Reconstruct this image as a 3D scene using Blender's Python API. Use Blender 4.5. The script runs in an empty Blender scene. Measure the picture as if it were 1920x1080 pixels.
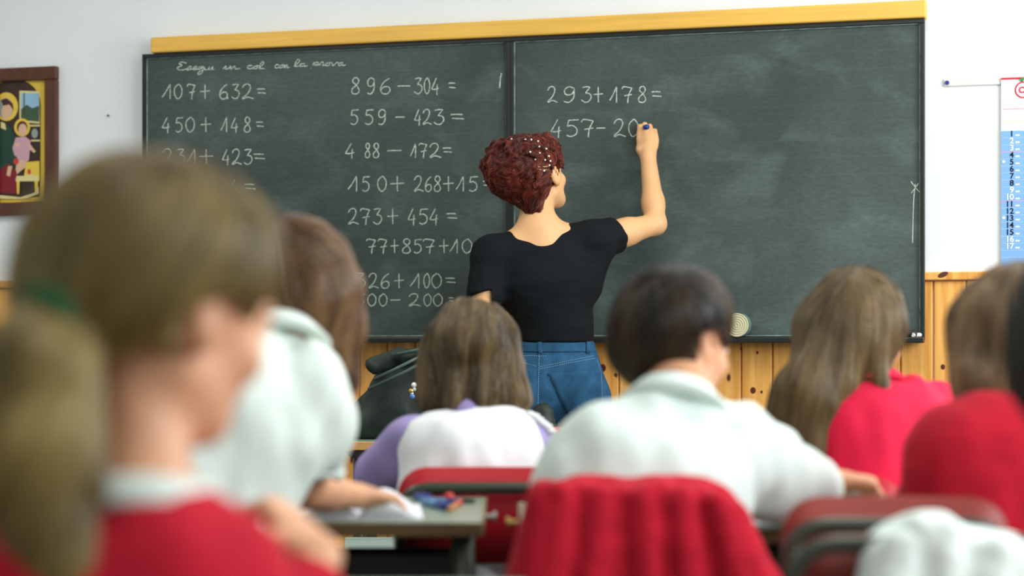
import bpy, bmesh, math, random
import numpy as np
from mathutils import Vector, Matrix
from mathutils.bvhtree import BVHTree

random.seed(7)
SC = bpy.context.scene
COL = SC.collection

# ---------------------------------------------------------------- camera
FPX = 3400.0                       # focal length in pixels of the 1920 wide frame
HOR = 635.0                        # image row of the horizon
TH = math.atan(8.14e-5 * FPX)      # yaw between the view axis and the board wall's normal
D0, CH = 6.043, 0.95               # distance to the board along the axis, eye height
SN, CS = math.sin(TH), math.cos(TH)
CAM = np.array([D0 * SN, -D0 * CS, CH])
FW = np.array([-SN, CS, 0.0]); RT = np.array([CS, SN, 0.0]); UP = np.array([0, 0, 1.0])
cam_d = bpy.data.cameras.new('camera'); cam = bpy.data.objects.new('camera', cam_d); COL.objects.link(cam)
cam.location = CAM; cam.rotation_euler = (math.pi / 2, 0, TH)
cam_d.sensor_width = 36; cam_d.lens = FPX / 1920 * 36
cam_d.shift_y = (HOR - 540) / 1920
cam_d.clip_start = 0.05
cam_d.dof.use_dof = True; cam_d.dof.focus_distance = 5.3; cam_d.dof.aperture_fstop = 2.1
SC.camera = cam
# ---------------------------------------------------------------- world, lights, exposure
SC.view_settings.view_transform = 'Standard'; SC.view_settings.look = 'None'
SC.view_settings.gamma = 1; SC.view_settings.use_curve_mapping = False
SC.view_settings.exposure = -0.14
SC.cycles.max_bounces = 7; SC.cycles.diffuse_bounces = 4
SC.cycles.caustics_reflective = False; SC.cycles.caustics_refractive = False
w = bpy.data.worlds.new('daylight'); SC.world = w; w.use_nodes = True
w.node_tree.nodes['Background'].inputs[0].default_value = (0.75, 0.87, 1.0, 1)
w.node_tree.nodes['Background'].inputs[1].default_value = 1.6
XL, XR, YB, YF, ZC = -3.4, 3.3, -7.6, 0.04, 3.1      # the room

def area(name, loc, rot, sx, sy, power, color):
    l = bpy.data.lights.new(name, 'AREA'); l.shape = 'RECTANGLE'; l.size = sx; l.size_y = sy
    l.energy = power; l.color = color
    o = bpy.data.objects.new(name, l); COL.objects.link(o); o.location = loc; o.rotation_euler = rot
    return o
WIN_Y = [-1.55, -3.75, -5.95]
for y, pw_ in zip(WIN_Y, (84, 74, 12)):
    area('window_daylight', (XR - 0.03, y, 1.85), (0, math.radians(90), 0), 1.5, 1.5, pw_, (0.94, 0.98, 1.0))
FILL_LAMPS = [(-1.2, -1.9), (1.3, -1.9), (-1.2, -4.6), (1.3, -4.6)]  # ceiling lamps added out of view to give fill light
for x, y in FILL_LAMPS:
    area('ceiling_fill', (x, y, 2.93), (0, 0, 0), 0.16, 1.2, 25 if y > -3 else 4, (1.0, 0.97, 0.88))

def P(px, py, d):
    """the world point at distance d along the view axis that the photo shows at (px, py)"""
    return CAM + FW * d + RT * ((px - 960) / FPX * d) + UP * ((HOR - py) / FPX * d)
def Q(x, d, z):
    """x metres to the side of the view axis, d metres along it, z above the floor"""
    v = CAM + FW * d + RT * x; v[2] = z; return v
def W(px, py, y=0.0):
    """the point of the plane parallel to the board wall at world y"""
    dr = FW + RT * ((px - 960) / FPX) + UP * ((HOR - py) / FPX)
    return CAM + dr * ((y - CAM[1]) / dr[1])

# ---------------------------------------------------------------- materials
def mat(name, col, rough=0.6, spec=0.3, metal=0.0, noise=0.0, nscale=8.0, bump=0.0, bscale=60.0, sss=0.0, sheen=0.0, stretch=(1, 1, 1), col2=None):
    m = bpy.data.materials.new(name); m.use_nodes = True
    nt = m.node_tree; b = nt.nodes['Principled BSDF']
    b.inputs['Base Color'].default_value = (*col, 1); b.inputs['Roughness'].default_value = rough
    b.inputs['Specular IOR Level'].default_value = spec; b.inputs['Metallic'].default_value = metal
    if sss: b.inputs['Subsurface Weight'].default_value = sss; b.inputs['Subsurface Radius'].default_value = (0.012, 0.004, 0.002); b.inputs['Subsurface Scale'].default_value = 1.0
    if sheen: b.inputs['Sheen Weight'].default_value = sheen
    if noise or bump:
        tc = nt.nodes.new('ShaderNodeTexCoord'); mp = nt.nodes.new('ShaderNodeMapping')
        mp.inputs['Scale'].default_value = stretch
        nt.links.new(tc.outputs['Object'], mp.inputs[0])
    if noise:
        n = nt.nodes.new('ShaderNodeTexNoise'); n.inputs['Scale'].default_value = nscale; n.inputs['Detail'].default_value = 5
        nt.links.new(mp.outputs[0], n.inputs[0])
        r = nt.nodes.new('ShaderNodeValToRGB')
        c2 = col2 or tuple(min(1, c * (1 + noise)) for c in col)
        c1 = tuple(c * (1 - noise) for c in col) if col2 is None else col
        r.color_ramp.elements[0].position = 0.32; r.color_ramp.elements[1].position = 0.68
        r.color_ramp.elements[0].color = (*c1, 1); r.color_ramp.elements[1].color = (*c2, 1)
        nt.links.new(n.outputs[0], r.inputs[0]); nt.links.new(r.outputs[0], b.inputs['Base Color'])
    if bump:
        n = nt.nodes.new('ShaderNodeTexNoise'); n.inputs['Scale'].default_value = bscale; n.inputs['Detail'].default_value = 3
        nt.links.new(mp.outputs[0], n.inputs[0])
        bp = nt.nodes.new('ShaderNodeBump'); bp.inputs['Strength'].default_value = bump; bp.inputs['Distance'].default_value = 0.004
        nt.links.new(n.outputs[0], bp.inputs['Height']); nt.links.new(bp.outputs[0], b.inputs['Normal'])
    return m

M = {}
M['plaster'] = mat('plaster', (0.80, 0.85, 0.875), 0.9, 0.1, noise=0.02, nscale=3, bump=0.15, bscale=40)
M['ceiling'] = mat('ceiling_paint', (0.85, 0.85, 0.83), 0.9, 0.1)
M['floor'] = mat('floor_tile_grit', (0.17, 0.155, 0.13), 0.45, 0.4, noise=0.25, nscale=60)
M['rail'] = mat('yellow_varnished_wood', (0.80, 0.47, 0.085), 0.45, 0.4, noise=0.10, nscale=5, stretch=(0.6, 8, 14), bump=0.1)
M['black_frame'] = mat('black_painted_frame', (0.012, 0.016, 0.014), 0.4, 0.4)
M['worn_edge'] = mat('worn_pale_edge', (0.28, 0.40, 0.33), 0.6, 0.3, noise=0.5, nscale=30)
M['skin'] = mat('skin', (0.74, 0.42, 0.20), 0.5, 0.35, noise=0.05, nscale=12, sss=0.12)
M['skin_child'] = mat('child_skin', (0.68, 0.35, 0.20), 0.5, 0.35, noise=0.06, nscale=12, sss=0.12)
M['black_tee'] = mat('black_cotton', (0.006, 0.008, 0.010), 0.85, 0.15, bump=0.3, bscale=300)
M['denim'] = mat('denim', (0.022, 0.085, 0.17), 0.85, 0.15, noise=0.28, nscale=26, bump=0.5, bscale=400)
M['stitch'] = mat('denim_stitch', (0.16, 0.30, 0.42), 0.8, 0.1)
M['white_shirt'] = mat('white_cotton', (0.73, 0.84, 0.79), 0.85, 0.15, noise=0.03, nscale=6, bump=0.1, bscale=260)
M['cream_shirt'] = mat('white_cotton_warm', (0.71, 0.80, 0.74), 0.85, 0.15, noise=0.03, nscale=6, bump=0.1, bscale=260)
M['smock'] = mat('white_smock_cloth', (0.83, 0.86, 0.88), 0.85, 0.15, noise=0.02, nscale=6, bump=0.2, bscale=200)
M['lilac'] = mat('lilac_cotton', (0.38, 0.32, 0.62), 0.85, 0.15, noise=0.08, nscale=9, bump=0.2, bscale=200)
M['red_knit'] = mat('red_wool', (0.50, 0.012, 0.030), 0.9, 0.1, noise=0.12, nscale=10, bump=0.7, bscale=130, stretch=(1, 1, 3), sheen=0.05)
M['red_top'] = mat('red_jersey', (0.68, 0.012, 0.055), 0.8, 0.15, noise=0.10, nscale=8, bump=0.2, bscale=200, sheen=0.05)
M['dark_trousers'] = mat('dark_trousers_cloth', (0.02, 0.025, 0.045), 0.9, 0.1, bump=0.2, bscale=200)
M['shoe'] = mat('dark_shoe_leather', (0.03, 0.02, 0.018), 0.5, 0.4)
M['chair_red'] = mat('red_painted_plywood', (0.46, 0.010, 0.020), 0.42, 0.4, noise=0.08, nscale=4)
M['chair_brown'] = mat('red_brown_plywood', (0.27, 0.028, 0.018), 0.45, 0.5, noise=0.12, nscale=5, stretch=(1, 6, 6))
M['tube'] = mat('dark_green_tube', (0.035, 0.045, 0.030), 0.35, 0.5)
M['bright_tube'] = mat('worn_steel', (0.5, 0.5, 0.45), 0.3, 0.5, metal=0.9)
M['brass'] = mat('brass_bolt', (0.55, 0.36, 0.12), 0.35, 0.5, metal=0.8)
M['black_plastic'] = mat('black_plastic', (0.012, 0.011, 0.010), 0.5, 0.4)
M['green_laminate'] = mat('pale_green_laminate', (0.24, 0.33, 0.24), 0.25, 0.5, noise=0.12, nscale=14)
M['edge_wood'] = mat('desk_edge_wood', (0.16, 0.105, 0.045), 0.5, 0.4, noise=0.3, nscale=8, stretch=(1, 8, 8))
M['tan_wood'] = mat('tan_beech_edge', (0.55, 0.30, 0.10), 0.5, 0.4, noise=0.15, nscale=8, stretch=(1, 8, 8))
M['pale_panel'] = mat('pale_green_panel', (0.50, 0.64, 0.56), 0.5, 0.3, noise=0.03)
M['paper'] = mat('paper', (0.86, 0.88, 0.95), 0.9, 0.1)
M['bag'] = mat('black_green_nylon', (0.010, 0.019, 0.014), 0.55, 0.35, noise=0.4, nscale=9, bump=0.5, bscale=40)
M['zip'] = mat('bag_zip', (0.06, 0.10, 0.085), 0.4, 0.5)
M['bead_white'] = mat('white_bead', (0.8, 0.85, 0.85), 0.2, 0.6)
M['bead_blue'] = mat('blue_bead', (0.10, 0.22, 0.6), 0.2, 0.6)
M['felt'] = mat('cream_felt', (0.62, 0.60, 0.40), 0.95, 0.1, bump=0.4)
M['felt_dark'] = mat('grey_green_felt', (0.16, 0.24, 0.20), 0.95, 0.1, bump=0.4)
M['chalk_white'] = mat('white_chalk_stick', (0.85, 0.87, 0.85), 0.95, 0.05)
M['blue'] = mat('blue_plastic', (0.01, 0.035, 0.26), 0.35, 0.5)
M['pen_blue'] = mat('pale_blue_plastic', (0.10, 0.25, 0.50), 0.35, 0.5)
M['red_plastic'] = mat('red_plastic', (0.65, 0.03, 0.03), 0.35, 0.5)
M['orange'] = mat('orange_pencil', (0.6, 0.22, 0.05), 0.45, 0.4)
M['green_tie'] = mat('green_hair_tie', (0.02, 0.12, 0.045), 0.8, 0.2)
M['eye'] = mat('eye_white', (0.8, 0.78, 0.74), 0.2, 0.5)
M['iris'] = mat('brown_iris', (0.05, 0.02, 0.01), 0.1, 0.6)
M['lip'] = mat('lip', (0.5, 0.16, 0.13), 0.4, 0.4)
M['pic_frame'] = mat('brown_picture_frame', (0.095, 0.032, 0.016), 0.45, 0.4, noise=0.2, nscale=12, stretch=(4, 4, 1))
M['cal_white'] = mat('calendar_white', (0.86, 0.86, 0.88), 0.7, 0.2)
M['cal_blue'] = mat('calendar_blue', (0.21, 0.42, 0.74), 0.7, 0.2)
M['cal_line'] = mat('calendar_pale_line', (0.40, 0.58, 0.82), 0.7, 0.2)
M['strip_card'] = mat('off_white_card', (0.72, 0.71, 0.66), 0.8, 0.1)
M['cal_red'] = mat('calendar_red', (0.75, 0.03, 0.06), 0.7, 0.2)
M['cal_pink'] = mat('calendar_pink_line', (0.75, 0.35, 0.5), 0.7, 0.2)
M['cal_gold'] = mat('calendar_gold_line', (0.75, 0.68, 0.35), 0.7, 0.2)
M['cal_grey'] = mat('grey_print_and_shade_line', (0.55, 0.55, 0.58), 0.7, 0.2)
M['cal_black'] = mat('calendar_black', (0.008, 0.008, 0.02), 0.7, 0.2)
M['pin_green'] = mat('green_pin', (0.02, 0.25, 0.06), 0.4, 0.5)
M['white_metal'] = mat('white_window_paint', (0.8, 0.8, 0.78), 0.4, 0.4)

def hair_mat(name, c_dark, c_light, rough=0.42, nsc=55.0):
    m = bpy.data.materials.new(name); m.use_nodes = True
    nt = m.node_tree; b = nt.nodes['Principled BSDF']
    b.inputs['Roughness'].default_value = rough; b.inputs['Specular IOR Level'].default_value = 0.45
    at = nt.nodes.new('ShaderNodeAttribute'); at.attribute_name = 'shade'
    r = nt.nodes.new('ShaderNodeValToRGB')
    r.color_ramp.elements[0].color = (*c_dark, 1); r.color_ramp.elements[1].color = (*c_light, 1)
    nt.links.new(at.outputs['Fac'], r.inputs[0]); nt.links.new(r.outputs[0], b.inputs['Base Color'])
    return m
def hair_pair(name, cd, cl, rough=0.42):
    mid = tuple(0.65 * a + 0.35 * b for a, b in zip(cd, cl))
    return (mat(name + '_mass', tuple(0.85 * c for c in mid), 0.6, 0.3, noise=0.4, nscale=30, bump=0.8, bscale=90, stretch=(1, 1, 0.25)), hair_mat(name + '_strand', cd, cl, rough))
H_AUBURN = hair_pair('auburn_hair', (0.024, 0.003, 0.002), (0.27, 0.038, 0.016))
H_GOLD = hair_pair('dark_blonde_hair', (0.070, 0.045, 0.009), (0.43, 0.31, 0.10))
H_SAND = hair_pair('sandy_hair', (0.09, 0.052, 0.022), (0.46, 0.30, 0.15))
H_LBROWN = hair_pair('light_brown_hair', (0.055, 0.026, 0.009), (0.30, 0.16, 0.065))
H_BROWN = hair_pair('brown_hair', (0.036, 0.022, 0.008), (0.24, 0.16, 0.07))
H_DARK = hair_pair('dark_brown_hair', (0.010, 0.007, 0.004), (0.065, 0.038, 0.016))
H_LONG = hair_pair('chestnut_blonde_hair', (0.040, 0.024, 0.007), (0.28, 0.185, 0.075))
H_BLACK = hair_pair('black_brown_hair', (0.008, 0.008, 0.005), (0.03, 0.028, 0.016))

def board_material():
    m = bpy.data.materials.new('green_slate'); m.use_nodes = True
    nt = m.node_tree; N = nt.nodes; Lk = nt.links; b = N['Principled BSDF']
    b.inputs['Roughness'].default_value = 0.62; b.inputs['Specular IOR Level'].default_value = 0.3
    tc = N.new('ShaderNodeTexCoord')
    def ramp(inp, p0, p1, c0, c1):
        r = N.new('ShaderNodeValToRGB'); e = r.color_ramp.elements
        e[0].position = p0; e[1].position = p1; e[0].color = (*c0, 1); e[1].color = (*c1, 1)
        Lk.new(inp, r.inputs[0]); return r.outputs[0]
    def mapped(sc, rot=(0, 0, 0)):
        mp = N.new('ShaderNodeMapping'); mp.inputs['Scale'].default_value = sc; mp.inputs['Rotation'].default_value = rot
        Lk.new(tc.outputs['Object'], mp.inputs[0]); return mp.outputs[0]
    def noise(v, s, d=5, dist=0.0):
        n = N.new('ShaderNodeTexNoise'); n.inputs['Scale'].default_value = s; n.inputs['Detail'].default_value = d
        n.inputs['Distortion'].default_value = dist; Lk.new(v, n.inputs[0]); return n.outputs[0]
    def mix(f, a, c, mode='MIX'):
        x = N.new('ShaderNodeMix'); x.data_type = 'RGBA'; x.blend_type = mode
        if isinstance(f, float): x.inputs[0].default_value = f
        else: Lk.new(f, x.inputs[0])
        for s, v in ((6, a), (7, c)):
            if isinstance(v, tuple): x.inputs[s].default_value = (*v, 1)
            else: Lk.new(v, x.inputs[s])
        return x.outputs[2]
    base = ramp(noise(mapped((1, 1, 1)), 1.5, 4, 0.4), 0.30, 0.72, (0.036, 0.054, 0.048), (0.074, 0.100, 0.093))
    smear = ramp(noise(mapped((1, 1, 1.6), (0, 0.5, 0)), 4.2, 9, 0.5), 0.50, 0.85, (0, 0, 0), (0.7, 0.7, 0.7))
    c = mix(smear, base, (0.13, 0.175, 0.165))
    fine = ramp(noise(mapped((1, 1, 2.5), (0, -0.3, 0)), 45, 8), 0.35, 0.8, (0.72, 0.72, 0.72), (1.45, 1.45, 1.45))
    c = mix(0.45, c, fine, 'MULTIPLY')
    # squared ruling scratched into the slate, 55 mm apart
    sep = N.new('ShaderNodeSeparateXYZ'); Lk.new(tc.outputs['Object'], sep.inputs[0])
    for ax, st in ((0, 0.10), (2, 0.24)):
        d = N.new('ShaderNodeMath'); d.operation = 'DIVIDE'; d.inputs[1].default_value = 0.0555; Lk.new(sep.outputs[ax], d.inputs[0])
        f = N.new('ShaderNodeMath'); f.operation = 'FRACT'; Lk.new(d.outputs[0], f.inputs[0])
        s = N.new('ShaderNodeMath'); s.operation = 'SUBTRACT'; s.inputs[1].default_value = 0.5; Lk.new(f.outputs[0], s.inputs[0])
        a = N.new('ShaderNodeMath'); a.operation = 'ABSOLUTE'; Lk.new(s.outputs[0], a.inputs[0])
        g = N.new('ShaderNodeMath'); g.operation = 'LESS_THAN'; g.inputs[1].default_value = 0.014; Lk.new(a.outputs[0], g.inputs[0])
        q = N.new('ShaderNodeMath'); q.operation = 'MULTIPLY'; q.inputs[1].default_value = st; Lk.new(g.outputs[0], q.inputs[0])
        nn = noise(mapped((1, 1, 1)), 9, 4); r2 = N.new('ShaderNodeMath'); r2.operation = 'MULTIPLY'; Lk.new(nn, r2.inputs[0]); Lk.new(q.outputs[0], r2.inputs[1])
        c = mix(r2.outputs[0], c, (0.17, 0.24, 0.21))
    Lk.new(c, b.inputs['Base Color'])
    return m
M['slate'] = board_material()

def chalk_material():
    m = bpy.data.materials.new('chalk_line'); m.use_nodes = True
    nt = m.node_tree; N = nt.nodes; b = N['Principled BSDF']
    b.inputs['Base Color'].default_value = (0.66, 0.76, 0.68, 1); b.inputs['Roughness'].default_value = 1
    tc = N.new('ShaderNodeTexCoord'); n = N.new('ShaderNodeTexNoise'); n.inputs['Scale'].default_value = 260; n.inputs['Detail'].default_value = 2
    nt.links.new(tc.outputs['Object'], n.inputs[0])
    r = N.new('ShaderNodeValToRGB'); r.color_ramp.elements[0].position = 0.30; r.color_ramp.elements[1].position = 0.55
    r.color_ramp.elements[0].color = (0.35, 0.35, 0.35, 1)
    nt.links.new(n.outputs[0], r.inputs[0]); nt.links.new(r.outputs[0], b.inputs['Alpha'])
    return m
M['chalk'] = chalk_material()

def pine_material():
    m = bpy.data.materials.new('knotty_pine'); m.use_nodes = True
    nt = m.node_tree; N = nt.nodes; Lk = nt.links; b = N['Principled BSDF']
    b.inputs['Roughness'].default_value = 0.42; b.inputs['Specular IOR Level'].default_value = 0.4
    tc = N.new('ShaderNodeTexCoord'); oi = N.new('ShaderNodeObjectInfo')
    add = N.new('ShaderNodeVectorMath'); add.operation = 'ADD'
    ml = N.new('ShaderNodeVectorMath'); ml.operation = 'SCALE'; ml.inputs[0].default_value = (7.0, 3.0, 11.0)
    Lk.new(oi.outputs['Random'], ml.inputs['Scale']); Lk.new(tc.outputs['Object'], add.inputs[0]); Lk.new(ml.outputs[0], add.inputs[1])
    mp = N.new('ShaderNodeMapping'); mp.inputs['Scale'].default_value = (22, 22, 1.1); Lk.new(add.outputs[0], mp.inputs[0])
    n = N.new('ShaderNodeTexNoise'); n.inputs['Scale'].default_value = 2.2; n.inputs['Detail'].default_value = 6; Lk.new(mp.outputs[0], n.inputs[0])
    r = N.new('ShaderNodeValToRGB'); e = r.color_ramp.elements
    e[0].position = 0.30; e[0].color = (0.66, 0.27, 0.045, 1); e[1].position = 0.66; e[1].color = (0.92, 0.50, 0.13, 1)
    Lk.new(n.outputs[0], r.inputs[0])
    mp2 = N.new('ShaderNodeMapping'); mp2.inputs['Scale'].default_value = (10, 10, 5.0); Lk.new(add.outputs[0], mp2.inputs[0])
    v = N.new('ShaderNodeTexVoronoi'); v.inputs['Scale'].default_value = 1.0; Lk.new(mp2.outputs[0], v.inputs[0])
    kr = N.new('ShaderNodeValToRGB'); k = kr.color_ramp.elements
    k[0].position = 0.04; k[0].color = (1, 1, 1, 1); k[1].position = 0.09; k[1].color = (0, 0, 0, 1)
    Lk.new(v.outputs['Distance'], kr.inputs[0])
    x = N.new('ShaderNodeMix'); x.data_type = 'RGBA'; Lk.new(kr.outputs[0], x.inputs[0]); Lk.new(r.outputs[0], x.inputs[6]); x.inputs[7].default_value = (0.10, 0.022, 0.008, 1)
    Lk.new(x.outputs[2], b.inputs['Base Color'])
    bp = N.new('ShaderNodeBump'); bp.inputs['Strength'].default_value = 0.15; bp.inputs['Distance'].default_value = 0.002
    Lk.new(n.outputs[0], bp.inputs['Height']); Lk.new(bp.outputs[0], b.inputs['Normal'])
    return m
M['pine'] = pine_material()
def glass_material():
    m = bpy.data.materials.new('window_glass'); m.use_nodes = True
    b = m.node_tree.nodes['Principled BSDF']; b.inputs['Transmission Weight'].default_value = 1; b.inputs['Roughness'].default_value = 0.02; b.inputs['IOR'].default_value = 1.45
    return m
M['glass'] = glass_material()
def emit_material():  # glow for the added ceiling fill fittings
    m = bpy.data.materials.new('fill_fitting_diffuser'); m.use_nodes = True
    b = m.node_tree.nodes['Principled BSDF']; b.inputs['Emission Color'].default_value = (1, 0.97, 0.9, 1); b.inputs['Emission Strength'].default_value = 3
    return m
M['fill_diffuser'] = emit_material()

# ---------------------------------------------------------------- object helpers
def tag(o, label=None, cat=None, group=None, kind=None):
    if label: o['label'] = label
    if cat: o['category'] = cat
    if group: o['group'] = group
    if kind: o['kind'] = kind
    return o
def empty(name, loc, rz=0.0, label=None, cat=None, group=None):
    o = bpy.data.objects.new(name, None); COL.objects.link(o)
    o.location = tuple(loc); o.rotation_euler = (0, 0, rz); o.empty_display_size = 0.1
    return tag(o, label, cat, group)
def link_mesh(name, me, m, parent=None, smooth=False):
    o = bpy.data.objects.new(name, me); COL.objects.link(o)
    if m is not None: me.materials.append(m)
    if smooth:
        me.polygons.foreach_set('use_smooth', [True] * len(me.polygons))
    if parent is not None: o.parent = parent
    return o
def build(name, bm, m, parent=None, smooth=False, loc=None):
    me = bpy.data.meshes.new(name); bmesh.ops.recalc_face_normals(bm, faces=bm.faces); bm.to_mesh(me); bm.free()
    o = link_mesh(name, me, m, parent, smooth)
    if loc is not None: o.location = tuple(loc)
    return o
def box(bm, x0, x1, y0, y1, z0, z1, bev=0.0, seg=2):
    r = bmesh.ops.create_cube(bm, size=1.0); vs = r['verts']
    for v in vs:
        v.co = Vector(((x0 + x1) / 2 + v.co.x * (x1 - x0), (y0 + y1) / 2 + v.co.y * (y1 - y0), (z0 + z1) / 2 + v.co.z * (z1 - z0)))
    if bev:
        es = list({e for v in vs for e in v.link_edges})
        bmesh.ops.bevel(bm, geom=es, offset=bev, segments=seg, affect='EDGES', profile=0.5)
    return bm
def bx(*a, **k): return box(bmesh.new(), *a, **k)
def rounded(pts, r, n=5):
    """polyline with its inner corners rounded off"""
    out = [Vector(pts[0])]
    for i in range(1, len(pts) - 1):
        a, b, c = Vector(pts[i - 1]), Vector(pts[i]), Vector(pts[i + 1])
        u, v = (a - b), (c - b); rr = min(r, u.length * 0.45, v.length * 0.45)
        p, q = b + u.normalized() * rr, b + v.normalized() * rr
        for k in range(n + 1):
            t = k / n; out.append(p * (1 - t) ** 2 + b * 2 * t * (1 - t) + q * t * t)
    out.append(Vector(pts[-1])); return out
def tube(bm, pts, r, n=10, r2=None, closed=False):
    pts = [Vector(p) for p in pts]; rings = []
    up = Vector((0, 0, 1)); N_ = len(pts)
    prev = None
    for i, p in enumerate(pts):
        if closed: t = (pts[(i + 1) % N_] - pts[i - 1])
        else: t = (pts[min(i + 1, N_ - 1)] - pts[max(i - 1, 0)])
        t.normalize()
        if prev is None:
            a = t.cross(up)
            if a.length < 1e-3: a = t.cross(Vector((1, 0, 0)))
        else: a = prev - t * prev.dot(t)
        a.normalize(); b = t.cross(a); prev = a
        rr = r if r2 is None else r + (r2 - r) * i / (N_ - 1)
        rings.append([bm.verts.new(p + (a * math.cos(2 * math.pi * k / n) + b * math.sin(2 * math.pi * k / n)) * rr) for k in range(n)])
    m_ = N_ if closed else N_ - 1
    for i in range(m_):
        A, B = rings[i], rings[(i + 1) % N_]
        for k in range(n): bm.faces.new((A[k], A[(k + 1) % n], B[(k + 1) % n], B[k]))
    if not closed:
        bm.faces.new(rings[0][::-1]); bm.faces.new(rings[-1])
    return bm
def disc_prism(bm, c, n_, r, h, seg=20):
    """a short cylinder with axis n_ that starts at c"""
    n_ = Vector(n_).normalized(); c = Vector(c)
    return tube(bm, [c, c + n_ * h], r, seg)

# ---------------------------------------------------------------- distance fields: organic surfaces
def nrm(v):
    v = np.asarray(v, float); return v / (np.linalg.norm(v) + 1e-12)
RNG = np.random.RandomState(3)
LAT = RNG.rand(24, 24, 24).astype(np.float32)
def vnoise(p):
    """smooth value noise in -1..1 at points p (n, 3), lattice 1"""
    i = np.floor(p).astype(int); f = (p - i).astype(np.float32); f = f * f * (3 - 2 * f); i %= 24; j = (i + 1) % 24
    x0, y0, z0 = i.T; x1, y1, z1 = j.T; fx, fy, fz = f.T
    a = LAT[x0, y0, z0] * (1 - fx) + LAT[x1, y0, z0] * fx; b = LAT[x0, y1, z0] * (1 - fx) + LAT[x1, y1, z0] * fx
    c = LAT[x0, y0, z1] * (1 - fx) + LAT[x1, y0, z1] * fx; d = LAT[x0, y1, z1] * (1 - fx) + LAT[x1, y1, z1] * fx
    return ((a * (1 - fy) + b * fy) * (1 - fz) + (c * (1 - fy) + d * fy) * fz) * 2 - 1

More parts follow.
